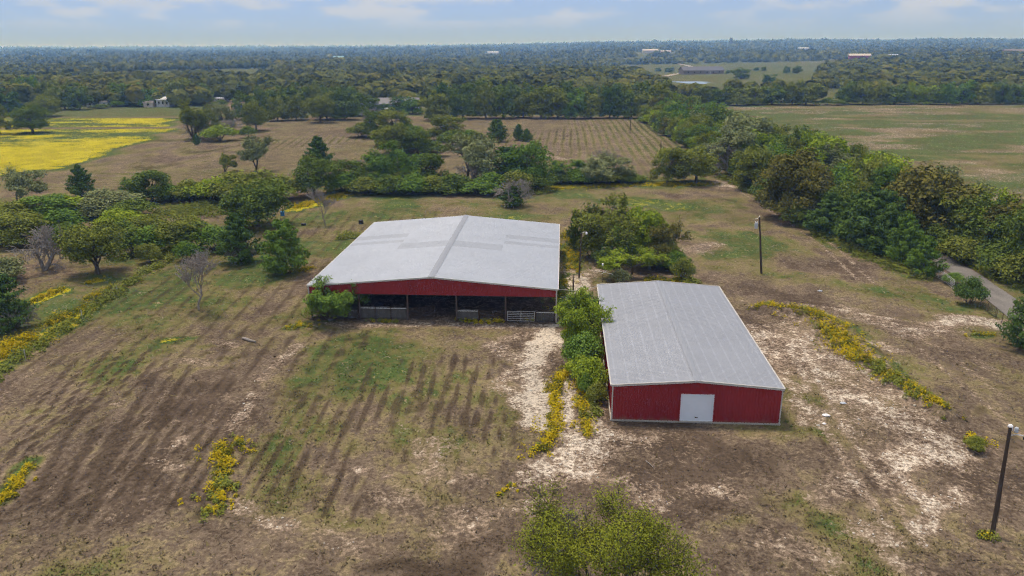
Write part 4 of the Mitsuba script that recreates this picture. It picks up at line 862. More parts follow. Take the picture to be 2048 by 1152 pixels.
def roof_sheet(base, lines_at=None):
    def fn(p, n, uv):
        a = fbm(p.x * .35, p.y * .35, 1, 3); c = noise(p.x * 2.2, p.y * 2.2, 3)
        k = .91 + .12 * a + .05 * c
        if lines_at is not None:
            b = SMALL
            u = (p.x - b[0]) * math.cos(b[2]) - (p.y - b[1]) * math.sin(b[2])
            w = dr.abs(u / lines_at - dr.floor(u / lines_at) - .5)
            k = k + .10 * smoothstep(.13, .02, w) * (.5 + c)  # reflections off slight dents at the purlins, painted into the colour as paler lines
        return mi.Color3f(base) * k
    return fn
principled('roof_pale', roof_sheet((.385, .422, .49)), .42, .25)
principled('roof_dull', roof_sheet((.33, .362, .42)), .42, .25)
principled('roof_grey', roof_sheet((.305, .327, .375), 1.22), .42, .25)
principled('roof_cap', roof_sheet((.265, .287, .33)), .45, .25)
principled('red_sheet', lambda p, n, uv: mix(mix((.205, .013, .019), (.30, .023, .030), fbm(p.x * .8, p.y * .8, p.z * .35, 3)), (.20, .14, .10), smoothstep(.9, .1, p.z + .5 * noise(p.x * 3, p.y * 3)) * .5), .42)
principled('white_trim', lambda p, n, uv: mix((.36, .35, .335), (.50, .49, .48), fbm(p.x * 1.5, p.y * 1.5, p.z * 1.5, 2)), .5)
principled('inner_sheet', (.16, .155, .15), .6)
principled('rust_steel', lambda p, n, uv: mix((.045, .028, .022), (.09, .06, .048), fbm(p.x * 3, p.y * 3, p.z * 3, 2)), .7)
principled('door_white', lambda p, n, uv: mix((.60, .66, .76), (.72, .77, .85), fbm(p.x, p.y, p.z * .6, 3)), .45)
diffuse('old_plank', lambda p, n, uv: mix((.06, .056, .055), (.165, .16, .158), fbm(p.x * 5, p.y * 5, p.z * .7, 3)))
principled('galv_pipe', (.55, .57, .60), .45, .3)
diffuse('concrete', lambda p, n, uv: mix((.30, .28, .25), (.44, .42, .38), fbm(p.x * 2, p.y * 2, p.z * 2, 3)))

def profile(w, h=.03, pitch=.305):
    s, z = [0.0], [0.0]
    for k in range(int(round(w / pitch))):
        for a, b in ((.02, 0), (.05, h), (.09, h), (.12, 0)):
            s.append(k * pitch + a); z.append(b)
    s.append(w); z.append(0)
    return np.array(s), np.array(z)

def roof_panel(side, u0, u1, z0, z1, w):
    """One roof sheet: its length runs down the slope from u0 to u1, its ribs with it; it spans 0..w along the ridge."""
    s, h = profile(w)
    L = math.hypot(u1 - u0, z1 - z0); nu, nz_ = -side * (z1 - z0) / L * side, abs(u1 - u0) / L
    a = np.stack([np.full(len(s), u0 * side) + h * nu, s, z0 + h * nz_], 1); b = np.stack([np.full(len(s), u1 * side) + h * nu, s, z1 + h * nz_], 1)
    v = np.vstack([a, b]); n = len(s); i = np.arange(n - 1)
    f = np.stack([i, i + 1, n + i + 1, n + i], 1)
    return MB().add(v, f if side < 0 else f[:, ::-1])

def wall_panel(u0, u1, zb, ztop, out=-1):
    """One wall sheet in the plane v = 0, ribs towards -v; ztop is a function of u."""
    s, h = profile(u1 - u0, .07); s = s + u0
    a = np.stack([s, out * h, np.full(len(s), zb)], 1); b = np.stack([s, out * h, np.array([ztop(x) for x in s])], 1)
    n = len(s); i = np.arange(n - 1)
    return MB().add(np.vstack([a, b]), np.stack([i, i + 1, n + i + 1, n + i], 1))

def barn(b, he, hr, root, lengths, roof_of, over):
    W, L = b[3], b[4]; X = at_local(b); k = (hr - he) / (W / 2)
    ztop = lambda u: hr - k * abs(u) - .03
    n = int(round(L / .914)); w = L / n
    roof = thing_part(root, 'roof')
    for side in (-1, 1):
        for u0, u1 in lengths:
            u1_ = u1 + (over if u1 == W / 2 else 0.06)
            d = mikit.ply(roof_panel(side, u0, u1_, hr - k * u0 + (.012 if u0 else 0), hr - k * u1_ + (.012 if u0 else 0) - (.0 if u0 else 0), w).mesh(), 'roof_pale')
            for i in range(n):
                obj('panel', {**d, 'bsdf': {'type': 'ref', 'id': roof_of(i, side, u0)}}, None, roof, X @ T().translate([0, i * w, 0]))
    return X, ztop, k, roof

def thing_part(root, name):
    return root + '__' + name

# closed red barn
W, L = SMALL[3], SMALL[4]; he, hr = 3.92, 4.55
small = thing('closed_barn', 'closed dark red metal barn with grey ribbed roof and white roll-up door', 'barn')
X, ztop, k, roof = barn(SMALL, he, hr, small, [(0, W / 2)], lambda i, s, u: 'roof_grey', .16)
m = MB()
for s in (-1, 1):
    m.add(*(lambda a: (a, [[0, 1, 2, 3]] if s > 0 else [[3, 2, 1, 0]]))(np.array([[0, -.1, hr + .075], [s * .32, -.1, hr - k * .32 + .065], [s * .32, L + .1, hr - k * .32 + .065], [0, L + .1, hr + .075]])))
scene[numbered(roof + '__ridge_cap')] = {**mikit.ply(m.mesh(), 'roof_cap'), 'to_world': X}
door_l, door_r, door_h = -1.55, 1.76, 3.10
front = thing_part(small, 'front_wall')
edges = sorted(set([round(-W / 2 + i * .914, 3) for i in range(int(W / .914) + 1)] + [door_l - .1, door_r + .1, W / 2]))
for a, c in zip(edges[:-1], edges[1:]):
    if c - a < .06:
        continue
    over_door = a >= door_l - .11 and c <= door_r + .11
    obj('panel', wall_panel(a, c, door_h + .06 if over_door else .10, ztop), 'red_sheet', front, X)
for s, nm in ((-1, 'left_wall'), (1, 'right_wall')):
    mm = MB(); sh, hh = profile(L, .03)
    a = np.stack([s * (W / 2 + hh), sh, np.full(len(sh), .1)], 1); c = a + [0, 0, he - .12]; n = len(sh); i = np.arange(n - 1)
    mm.add(np.vstack([a, c]), np.stack([i, i + 1, n + i + 1, n + i], 1))
    obj(nm, mm, 'red_sheet', small, X)
mm = wall_panel(-W / 2, W / 2, .1, ztop, out=1); obj('back_wall', mm, 'red_sheet', small, X @ T().translate([0, L, 0]))
obj('foundation', MB().box((0, L / 2, .03), (W + .30, L + .30, .16)), 'concrete', small, X)
for s in (-1, 1):
    for v in (-.02, L + .02):
        obj('corner_trim', MB().box((s * (W / 2 + .02), v, he / 2 + .05), (.12, .12, he - .10)), 'white_trim', small, X)
    obj('gutter', MB().box((s * (W / 2 + .22), L / 2, he - .04), (.14, L + .1, .13)), 'white_trim', small, X)
    q = MB(); x0, x1 = 0.0, s * (W / 2 + .15)
    for v0 in (-.16, L + .04):
        z0, z1 = hr, hr - k * abs(x1)
        vv = [[x0, v0, z0 - .17], [x1, v0, z1 - .17], [x1, v0, z1 + .05], [x0, v0, z0 + .05]]; vv = vv + [[p_[0], v0 + .12, p_[2]] for p_ in vv]
        q2 = MB().add(vv, [[0, 1, 2, 3], [7, 6, 5, 4], [3, 2, 6, 7], [0, 4, 5, 1], [1, 5, 6, 2], [0, 3, 7, 4]])
        obj('rake_trim', q2, 'white_trim', small, X)
door = thing_part(small, 'door')
ns = 13; sl = door_h / ns
slat = mikit.ply(MB().add(*(lambda P: (P, [[i, i + 1, len(P) // 2 + i + 1, len(P) // 2 + i] for i in range(len(P) // 2 - 1)]))(
    np.vstack([np.array([[x, -h, z] for z, h in ((0, 0), (.03, .0), (.06, .035), (sl - .05, .045), (sl - .02, 0), (sl, 0))]) for x in (door_l, door_r)]))).mesh(), 'door_white')
for i in range(ns):
    obj('slat', slat, None, door, X @ T().translate([0, .05, .05 + i * sl]))
for x in (door_l - .05, door_r + .05):
    obj('frame', MB().box((x, -.02, door_h / 2 + .05), (.10, .14, door_h)), 'red_sheet', door, X)
obj('handle', MB().box(((door_l + door_r) / 2, -.03, .55), (.28, .06, .08)), 'rust_steel', door, X)
for i in (1, 2, 3):
    obj('stiffener', MB().box((door_l + i * (door_r - door_l) / 4, .075, door_h / 2), (.03, .02, door_h - .2)), 'door_white', door, X)
obj('threshold', MB().box(((door_l + door_r) / 2, -.10, .115), (door_r - door_l, .26, .03)), 'concrete', door, X)
obj('header', MB().box(((door_l + door_r) / 2, -.02, door_h + .10), (door_r - door_l + .2, .16, .12)), 'red_sheet', door, X)
obj('vent_cap', MB().box((-.05, -.19, hr - .02), (.55, .05, .16)), 'galv_pipe', small, X)
labels[small + '__vent_cap'] = {'label': 'small blue grey cap at the gable peak'}

# open shed
W, L = BIG[3], BIG[4]; he, hr = 4.85, 6.30
big = thing('open_shed', 'large open fronted shed with pale metal roof and red gable band', 'barn')
def roof_of(i, s, u0):
    if u0 > 1:
        return 'roof_dull' if i in (24, 25, 28, 29, 30) else 'roof_pale'
    return 'roof_dull' if 19 <= i <= 22 else 'roof_pale'
X, ztop, k, roof = barn(BIG, he, hr, big, [(0, 8.3), (8.3, W / 2)], roof_of, .20)
m = MB()
for s, w_ in ((-1, .42), (1, .50)):
    m.add(np.array([[0, -.1, hr + .085], [s * w_, -.1, hr - k * w_ + .07], [s * w_, L + .1, hr - k * w_ + .07], [0, L + .1, hr + .085]]), [[0, 1, 2, 3]] if s > 0 else [[3, 2, 1, 0]])
obj('ridge_cap', m, 'roof_cap', roof, X)
labels[roof + '__ridge_cap'] = {'label': 'darker grey cap along the ridge'}
front = thing_part(big, 'gable')
n = 37
for i in range(n):
    obj('panel', wall_panel(-W / 2 + i * W / n, -W / 2 + (i + 1) * W / n, he - 1.12, ztop), 'red_sheet', front, X)
mm = wall_panel(-W / 2, W / 2, .1, ztop, out=1); obj('back_wall', mm, 'inner_sheet', big, X @ T().translate([0, L, 0]))
sh, hh = profile(L, .03); i = np.arange(len(sh) - 1); n = len(sh)
for s, nm, zb in ((-1, 'left_wall', .9), (1, 'right_band', he - 1.2)):
    a = np.stack([s * (W / 2 + hh), sh, np.full(n, zb)], 1); c = a.copy(); c[:, 2] = he - .03
    obj(nm, MB().add(np.vstack([a, c]), np.stack([i, i + 1, n + i + 1, n + i], 1)), 'red_sheet', big, X)
for bay in range(6):
    u = -W / 2 + .12 + bay * (W - .24) / 5
    for v in ((.12, L - .12) if 0 < bay < 5 else np.linspace(.12, L - .12, 6)):
        obj('post', MB().box((u, v, (he - .1) / 2), (.2, .2, he - .1 + .1)), 'rust_steel' if not (bay == 5 and v < 1) else 'rust_steel', big, X)
for v in np.linspace(.12, L - .12, 6):
    q = MB()
    for s in (-1, 1):
        q.tube([[0, v, hr - .35], [s * (W / 2 - .1), v, he - .35]], .13, 4)
    obj('rafter', q, 'rust_steel', big, X)
obj('header_beam', MB().box((0, .16, he - 1.14), (W - .1, .14, .12)), 'rust_steel', big, X)
for s in (-1, 1):
    obj('gutter', MB().box((s * (W / 2 + .26), L / 2, he - .05), (.14, L + .1, .14)), 'white_trim', big, X)
    z0, z1 = hr, hr - k * (W / 2 + .2); x1 = s * (W / 2 + .19)
    vv = [[0, -.16, z0 - .16], [x1, -.16, z1 - .16], [x1, -.16, z1 + .05], [0, -.16, z0 + .05]]; vv = vv + [[p_[0], -.05, p_[2]] for p_ in vv]
    obj('rake_trim', MB().add(vv, [[0, 1, 2, 3], [7, 6, 5, 4], [3, 2, 6, 7], [0, 4, 5, 1], [1, 5, 6, 2], [0, 3, 7, 4]]), 'white_trim', big, X)
    obj('corner_trim', MB().box((s * (W / 2 + .03), -.03, he - .72 if s < 0 else he / 2), (.18, .18, 1.3 if s < 0 else he - .1)), 'white_trim', big, X)

# fences and gates under the shed's front edge
def plank_fence(u0, u1, h, label, v=.35, post=2.4):
    t = thing('plank_fence', label, 'fence'); n = int((u1 - u0) / .26); rg = np.random.default_rng(int(100 + u0 * 7))
    for i in range(n):
        u = u0 + (i + .5) * (u1 - u0) / n; hh_ = h * rg.uniform(.93, 1.03)
        obj('plank', MB().box((u, v + rg.uniform(-.012, .012), hh_ / 2 + .08), ((u1 - u0) / n - rg.uniform(.015, .05), .035, hh_)), 'old_plank', t, X)
    for z in (.35, h * .92):
        obj('rail', MB().box(((u0 + u1) / 2, v - .075, z), (u1 - u0, .06, .09)), 'galv_pipe' if z > 1 else 'old_plank', t, X)
    np_ = max(2, int(round((u1 - u0) / post)) + 1)
    for i in range(np_):
        obj('post', MB().tube([[u0 + i * (u1 - u0) / (np_ - 1), v - .16, 0], [u0 + i * (u1 - u0) / (np_ - 1), v - .16, h + .15]], .055, 6), 'rust_steel', t, X)
def px_u(px):
    return (px - 622.5) / (1109 - 622.5) * W - W / 2
plank_fence(px_u(664), px_u(716), 1.25, 'low grey plank fence partly behind the tree at the shed corner')
plank_fence(px_u(720), px_u(815), 1.75, 'long grey plank fence under the left half of the open shed')
plank_fence(px_u(913), px_u(957), 1.55, 'short grey plank fence right of the shed entrance')
plank_fence(px_u(1069), px_u(1106), 1.5, 'grey plank fence at the front right corner of the shed')

def pipe_gate(name, a, c, h, mat, label, bars=5, world=False, cat='gate'):
    t = thing(name, label, cat); a, c = np.array(a, float), np.array(c, float)
    tw = None if world else X
    for i in range(bars + 1):
        z = .18 + (h - .18) * (i / bars) ** .9
        obj('bar', MB().tube([[*a[:2], a[2] + z], [*c[:2], c[2] + z]], .032, 5), mat, t, tw)
    for q in (0, .5, 1):
        p = a + (c - a) * q
        obj('upright', MB().tube([[p[0], p[1], p[2] + .15], [p[0], p[1], p[2] + h + .02]], .036, 5), mat, t, tw)
    return t
pipe_gate('pipe_gate', (px_u(821), .45, 0), (px_u(868), 1.5, 0), 1.6, 'rust_steel', 'rusty brown pipe gate half open in the shed entrance')
pipe_gate('pipe_gate', (px_u(1014), .1, 0), (px_u(1067), .1, 0), 1.55, 'galv_pipe', 'white pipe gate under the right end of the open shed')
t = thing('pipe_fence', 'dark pipe rails between the short plank fence and the white gate', 'fence')
for z in (.5, .95, 1.4):
    obj('rail', MB().tube([[px_u(958), .4, z], [px_u(1012), .4, z]], .03, 5), 'rust_steel', t, X)
for q in (958, 985, 1012):
    obj('post', MB().tube([[px_u(q), .4, 0], [px_u(q), .4, 1.5]], .05, 6), 'rust_steel', t, X)
ring = np.linspace(0, 2 * math.pi, 19)
uh = px_u(711)
m = MB().tube(np.stack([uh + .62 * np.cos(ring), -.15 + .12 * np.sin(ring), .63 + .62 * np.sin(ring)], 1), .045, 5, cap=False)
for q in range(3):
    m.tube([[uh - .6 * math.cos(q * 1.05), -.15 - .1 * math.sin(q * 1.05), .63 - .6 * math.sin(q * 1.05)], [uh + .6 * math.cos(q * 1.05), -.15 + .1 * math.sin(q * 1.05), .63 + .6 * math.sin(q * 1.05)]], .02, 4)
tag(obj('iron_wheel', m, 'rust_steel', None, X), 'old iron wheel leaning in front of the plank fence', 'wheel')

# cattle pen beside the shed's right wall
t = thing('cattle_pen', 'dark pipe cattle pen with weathered boards beside the shed wall', 'pen')
u0, u1, va, vb = W / 2 + .5, W / 2 + 2.5, 5.5, 16.0
for v in np.linspace(va, vb, 6):
    obj('post', MB().tube([[u1, v, 0], [u1, v, 1.9]], .06, 6), 'rust_steel', t, X)
for z in (.6, 1.2, 1.8):
    obj('rail', MB().tube([[u1, va, z], [u1, vb, z]], .035, 5), 'rust_steel', t, X)
for v in (va, va + 1.1):
    obj('rail', MB().tube([[u0, v, 1.1], [u1, v, 1.1]], .05, 5), 'rust_steel', t, X)
obj('post', MB().tube([[u1, va + 4, 0], [u1, va + 4, 4.2]], .05, 6), 'rust_steel', t, X)
for i in range(7):
    obj('board', MB().box(((u0 + u1) / 2, va + 1.4 + i * .3, .95), (u1 - u0, .25, .05)), 'old_plank', t, X)

# cable between the barns
p0, p1 = np.array([*to_world_xy(BIG, W / 2 + .1, .3), 4.75]), np.array([*to_world_xy(SMALL, -SMALL[3] / 2 - .1, SMALL[4] - 1), 4.0])
ts = np.linspace(0, 1, 12)[:, None]
tag(obj('cable', MB().tube(p0 + (p1 - p0) * ts - [0, 0, 1] * np.sin(ts * math.pi) * .35, .03, 5), 'white_trim'), 'pale sagging cable strung between the two barns', 'cable')

# ------------------------------------------------------------------ poles
diffuse('pole_wood', lambda p, n, uv: mix((.045, .034, .028), (.115, .09, .075), fbm(p.x * 6, p.y * 6, p.z * 1.2, 3)))
principled('grey_can', (.42, .46, .52), .4, .1)
principled('porcelain', (.75, .76, .80), .25)
principled('dark_glass', (.03, .035, .045), .15)
def wood_pole(base, top, r, label, name='utility_pole', cat='utility pole', group=None, ground=0.0):
    t = thing(name, label, cat, group)
    z = gz(*base) if base[1] < 900 else tz(*base)
    p, q = np.array([*base, z - .2]), np.array(top, float)
    obj('shaft', MB().tube([p, p + (q - p) * .5, q], [r * 1.25, r * 1.05, r * .8], 8), 'pole_wood', t, smooth=40)
    return t, p, q
t, p, q = wood_pole((41.40, 121.71), (40.17, 121.71, 9.55), .15, 'dark utility pole with a grey transformer in the bare yard')
obj('transformer', MB().lathe(q + [-.42, -.05, -1.9], [(.0, 0), (.24, .0), (.27, .08), (.27, .85), (.22, .95), (.05, 1.0), (0, 1.0)]), 'grey_can', t, smooth=40)
obj('bracket', MB().box(q + [-.18, 0, -1.4], (.3, .1, .5)), 'rust_steel', t)
for dx in (-.55, -.32):
    obj('bushing', MB().lathe(q + [dx, -.05, -.92], [(.03, 0), (.07, .05), (.04, .1), (.07, .15), (.03, .22), (.03, .3)], 8), 'porcelain', t)
obj('insulator', MB().lathe(q + [0, 0, 0], [(.10, 0), (.12, .06), (.05, .12), (.06, .2), (0, .24)], 8), 'porcelain', t)
obj('crossbar', MB().tube([q + [-.65, 0, -.30], q + [.02, 0, -.12]], .035, 5), 'galv_pipe', t)
t, p, q = wood_pole((37.09, 50.67), (36.71, 50.67, 9.19), .14, 'tall leaning dark pole with a lamp arm, nearest the right edge')
obj('cap', MB().lathe(q + [0, 0, -.05], [(.17, 0), (.18, .1), (.1, .2), (0, .22)], 10), 'porcelain', t)
obj('insulator', MB().lathe(q + [.42, -.1, -.42], [(0, 0), (.14, 0), (.16, .12), (.10, .2), (.16, .26), (.12, .38), (0, .42)], 10), 'grey_can', t, smooth=40)
obj('insulator', MB().lathe(q + [.20, .1, -.35], [(0, 0), (.09, 0), (.10, .1), (.06, .2), (0, .24)], 8), 'porcelain', t)
obj('arm', MB().tube([q + [0, 0, -.75], q + [.5, -.1, -.62], q + [.95, -.2, -.66]], .04, 6), 'galv_pipe', t)
obj('lamp', MB().lathe(q + [1.12, -.22, -1.0], [(0, 0), (.13, .02), (.16, .12), (.11, .28), (.08, .40), (0, .42)], 10), 'dark_glass', t, smooth=40)
obj('wire', MB().tube([q + [.1, -.1, -1.0], q + [.05, -.18, -2.2], p + [.08, -.2, 1.0]], .015, 4), 'rust_steel', t)
t, p, q = wood_pole((10.95, 119.70), (11.18, 119.70, 7.47), .11, 'thin dark pole with a curved arm and white lamp behind the shed corner', 'lamp_post', 'lamp post')
s = np.linspace(0, 1, 6)[:, None]
obj('arm', MB().tube(q + [0, 0, -.1] + s * [.75, 0, 0] + np.sin(s * math.pi * .75) * [0, 0, .28], .03, 5), 'galv_pipe', t)
obj('brace', MB().tube([q + [0, 0, -.55], q + [.45, 0, .12]], .02, 4), 'galv_pipe', t)
obj('lamp', MB().lathe(q + [.8, 0, -.28], [(0, 0), (.16, .06), (.21, .2), (.18, .34), (.06, .46), (0, .47)], 10), 'porcelain', t, smooth=40)
t = thing('pipe_mast', 'thin pipe mast with crossed tubes and a white cap behind the closed barn', 'mast')
bx0, by0 = to_world_xy(SMALL, -7.7, 35.4)
obj('mast', MB().tube([[bx0, by0, 0], [bx0, by0, 6.2]], .035, 6), 'rust_steel', t)
obj('tube', MB().tube([[bx0 - .5, by0 + .2, 5.35], [bx0 + 1.5, by0 - .2, 4.95]], .025, 5), 'galv_pipe', t)
obj('tube', MB().tube([[bx0 - .2, by0 - .8, 5.2], [bx0 + .7, by0 + .8, 5.2]], .025, 5), 'galv_pipe', t)
obj('cap', MB().lathe((bx0, by0, 6.15), [(.03, 0), (.11, .08), (.12, .35), (0, .42)], 8), 'porcelain', t)
for *row, lab in (((49.05, 252.78), (48.84, 252.78, 6.64), 'thin dark utility pole beside the rounded oak pair'), ((51.73, 338.68), (51.82, 338.68, 12.91), 'thin utility pole in the mown field before the tree line'),
                 ((-188.37, 518.15), (-188.89, 518.15, 15.29), 'slanting pale pole before the low white trailer'), ((-140.46, 615.13), (-139.68, 615.13, 10.38), 'pole with a lamp rising above the tree line')):
    wood_pole(row[0], row[1], .13, lab)

# ------------------------------------------------------------------ gates, posts and litter
def g3(p):
    return (*p, gz(*p))
ga, gb, gc = (68.98, 119.91), (69.24, 117.65), (68.37, 112.87)
pipe_gate('pipe_gate', g3(ga), g3(gb), 1.35, 'galv_pipe', 'white pipe gate beside the lane, half hidden by brush', 5, True)
pipe_gate('pipe_gate', g3(gb), g3(gc), 1.5, 'galv_pipe', 'leaning white pipe gate beside the lane, left of the round bush', 5, True)
pipe_gate('pipe_gate', g3((67.72, 104.73)), g3((67.04, 100.01)), 1.5, 'rust_steel', 'brown pipe gate at the lane entrance, right of the round bush', 6, True)
t = thing('wire_fence', 'low brown wire fence running from the brown gate to the right edge juniper', 'fence')
fa, fb = np.array((66.93, 99.60)), np.array((65.88, 92.71))
for q in np.linspace(0, 1, 5):
    p = fa + (fb - fa) * q; obj('post', MB().tube([[*p, gz(*p) - .1], [*p, gz(*p) + 1.25]], .05, 6), 'rust_steel', t)
for z in (.35, .7, 1.05):
    obj('wire', MB().tube([[*fa, gz(*fa) + z], [*fb, gz(*fb) + z]], .015, 4), 'rust_steel', t)
for i, q in enumerate([(-58.73, 85.54), (-59.68, 100.09), (-60.33, 111.32), (-61.21, 123.56), (-61.63, 132.83)]):
    tag(obj('fence_post', MB().tube([[*q, gz(*q) - .1], [q[0] + .03, q[1], gz(*q) + 1.5]], .05, 6), 'white_trim'), 'thin white fence post in the weedy fence line of the left pasture', 'fence post', 'white posts of the weedy fence line')
a, c = np.array((-35.01, 92.78)), np.array((-32.87, 91.35))
pts = np.linspace(0, 1, 6)[:, None]
P_ = np.column_stack([a + (c - a) * pts, np.full(6, gz(*a) + .16)]); P_[:, 2] += [.0, .05, .02, .0, .04, .06]
tag(obj('fallen_log', MB().tube(P_, [.16, .19, .18, .17, .15, .12], 8), 'bare_wood', smooth=40), 'grey fallen log lying on the bare ground left of the shed', 'log')
a, c = np.array((12.16, 61.75)), np.array((12.64, 60.62))
tag(obj('stick', MB().tube([[*a, gz(*a) + .05], [*((a + c) / 2), gz(*a) + .09], [*c, gz(*c) + .04]], [.05, .045, .03], 5), 'bare_wood'), 'pale stick on the brown ground below the roll-up door', 'stick')
principled('blue_plastic', (.03, .16, .38), .4)
principled('black_plastic', (.02, .02, .022), .5)
def drum(name, p, r, h, mat, label, cat):
    tag(obj(name, MB().lathe(g3(p), [(0, 0), (r, 0), (r * 1.04, h * .3), (r, h * .33), (r * 1.04, h * .66), (r, h * .7), (r, h), (r * .85, h * 1.02), (0, h * 1.02)], 14), mat, smooth=40), label, cat)
drum('barrel', (-51.54, 168.98), .45, 1.0, 'blue_plastic', 'blue barrel at the edge of the yellow weeds left of the white dead tree', 'barrel')
drum('tub', (-32.30, 160.51), .5, .8, 'black_plastic', 'black tub on the grass behind the open shed', 'tub')
drum('tub', (-44.42, 159.73), .5, .4, 'black_plastic', 'low dark tub left of the white dead tree', 'tub')
def scrap(p, s, mat, label, seed):
    rg = np.random.default_rng(seed); v = trimesh.creation.icosphere(1).vertices * rg.uniform(.75, 1.2, (42, 1)) * [s, s * .7, s * .35]
    tag(obj('litter', (v + np.array(g3(p)) + [0, 0, s * .2], trimesh.creation.icosphere(1).faces), mat), label, 'litter')
scrap((47.40, 112.09), .35, 'grey_can', 'pale blue scrap on the track right of the closed barn', 1)
scrap((34.87, 73.26), .32, 'grey_can', 'grey blue scrap on the white rubble bank', 2)
scrap((31.88, 70.19), .42, 'porcelain', 'large white scrap right of the closed barn front', 3)
scrap((31.00, 68.48), .2, 'porcelain', 'small white scrap just below the large white scrap', 4)
scrap((7.33, 117.84), .3, 'porcelain', 'white scrap in the weeds beside the cattle pen', 5)
scrap((12.51, 129.84), .22, 'porcelain', 'white scrap behind the lamp post', 6)

# ------------------------------------------------------------------ far houses and barns
principled('far_white', (.48, .49, .50), .6)
principled('far_pink', (.42, .33, .31), .7)
principled('far_brown', (.17, .14, .12), .7)
principled('far_slate', (.085, .09, .115), .6)
principled('far_teal', (.28, .50, .50), .6)
principled('far_red', (.26, .035, .045), .6)
principled('far_tan', (.46, .40, .34), .7)
principled('window_dark', (.03, .035, .04), .2)
def house(name, base, wid, dep, hw, hr_, wall, roofm, label, cat='house', rot=0.0, wins=3, porch=False):
    t = thing(name, label, cat)
    z = float(terrain(*base)); Y = T().translate([*base, z]) @ T().rotate([0, 0, 1], rot)
    q = MB().box((0, 0, hw / 2), (wid, dep, hw))
    for s in (-1, 1):
        x = s * wid / 2
        q.add([[x, -dep / 2, hw], [x, dep / 2, hw], [x, 0, hr_ - .06]], [[0, 1, 2] if s > 0 else [2, 1, 0]])
    obj('wall', q, wall, t, Y)
    o = .04 * wid + .25; kk = (hr_ - hw) / (dep / 2)
    vv = [[sx * (wid / 2 + o * .5), sy * (dep / 2 + .4), hw - kk * .4] for sx in (-1, 1) for sy in (-1, 1)] + [[sx * (wid / 2 + o * .5), 0, hr_] for sx in (-1, 1)]
    vv = vv + [[a_, b_, c_ + .22] for a_, b_, c_ in vv]
    obj('roof', MB().add(vv, [[6, 8, 11, 10], [10, 11, 9, 7], [0, 4, 5, 2], [4, 1, 3, 5], [0, 2, 8, 6], [1, 7, 9, 3], [0, 6, 10, 4], [4, 10, 7, 1], [2, 5, 11, 8], [5, 3, 9, 11]]), roofm, t, Y)
    for i in range(wins):
        x = -wid / 2 + (i + .7) * wid / (wins + .4); w_ = min(1.6, wid / wins * .4); zc = hw * .55
        obj('window', MB().box((x, -dep / 2 - .02, zc), (w_, .12, hw * .36)), 'window_dark', t, Y)
    if wins > 1:
        obj('door', MB().box((wid * .16, -dep / 2 - .03, hw * .38), (1.2, .12, hw * .74)), 'far_tan', t, Y)
    return t
house('trailer_house', (-264.7, 504.1), 13.5, 5, 3.4, 4.0, 'far_white', 'far_tan', 'low white trailer house with a tan roof among trees at far left', wins=4)
house('farm_house', (-222.9, 506.4), 8.5, 8, 4.6, 6.0, 'far_white', 'far_white', 'white two storey house behind the yard trees at far left', wins=3)
house('farm_shed', (-231.5, 502.6), 6, 5, 3, 3.8, 'far_tan', 'far_tan', 'tan shed between two trees left of the white house', cat='shed', wins=1)
house('long_trailer', (-203.4, 552.6), 9.5, 3, 2.2, 2.6, 'far_white', 'far_white', 'long low white trailer in the dry clearing', cat='trailer', wins=5)
house('ranch_house', (-68.4, 474.7), 25, 11, 3.6, 6.8, 'far_white', 'far_slate', 'white house with a dark slate roof behind the grove', wins=6)
house('carport', (-91.7, 496.3), 7, 6, 3.6, 4.2, 'far_white', 'far_teal', 'small white carport left of the dark roofed house', cat='carport', wins=1)
house('small_shed', (-71.4, 456.5), 4.5, 3.5, 1.6, 2.2, 'far_white', 'far_white', 'small white shed in front of the dark roofed house', cat='shed', wins=1)
house('long_house', (256.5, 1073.2), 55, 22, 5, 9.5, 'far_brown', 'far_slate', 'long brown house beside the farm track on the far slope', rot=6, wins=6)
house('far_barn', (815.1, 1869.8), 46, 26, 10, 14, 'far_red', 'far_tan', 'red barn on the far rise at the right', cat='barn', rot=-18, wins=0)
house('far_shed', (951.2, 1965.8), 46, 20, 6, 9, 'far_white', 'far_white', 'white metal shed right of the far red barn', cat='shed', wins=0)
house('far_house', (1324.9, 2105.7), 58, 24, 8, 15, 'far_pink', 'far_brown', 'brown roofed brick house on the far right rise', wins=4)
house('far_shed', (1685.9, 2757.3), 30, 18, 6, 8, 'far_white', 'far_white', 'small white shed left of the far brick house', cat='shed', wins=0)
for i, (px, w_, mat, lab) in enumerate([((-1427.9, 2930.4), 38, 'far_white', 'white farmhouse far off at the left, standing in the woods'), ((-1723.1, 2823.5), 40, 'far_pink', 'pink walled house far off at the left edge'), ((-1818.5, 2863.0), 24, 'far_white', 'pale house leftmost on the far plain'),
                          ((-1073.4, 2715.3), 34, 'far_white', 'white house at the end of the pale field strip far left'), ((-1428.5, 3877.1), 50, 'far_white', 'white roofed shed just under the horizon at left'), ((-607.0, 2815.0), 44, 'far_teal', 'teal roofed barn on the far plain left of centre'),
                          ((-79.7, 3507.0), 60, 'far_white', 'white shed beside the yellow strip under the horizon'), ((510.8, 2943.9), 70, 'far_tan', 'tan house group under the horizon right of centre'), ((568.9, 2949.5), 46, 'far_pink', 'pinkish house just right of the far tan house'),
                          ((1385.9, 3803.3), 60, 'far_white', 'white shed below the horizon left of the red barn'), ((1231.6, 2120.1), 26, 'far_white', 'small white shed between the white metal shed and the brick house'), ((-1745.0, 2927.1), 22, 'far_tan', 'small tan shed beside the pink walled house')]):
    house('far_house', px, w_ * .8, w_ * .4, w_ * .13, w_ * .20, mat, mat if mat != 'far_pink' else 'far_tan', lab, wins=2)
sx_, sy_ = (1196.2, 4371.3)
t = thing('silo', 'dark silo tower standing up on the horizon', 'silo')
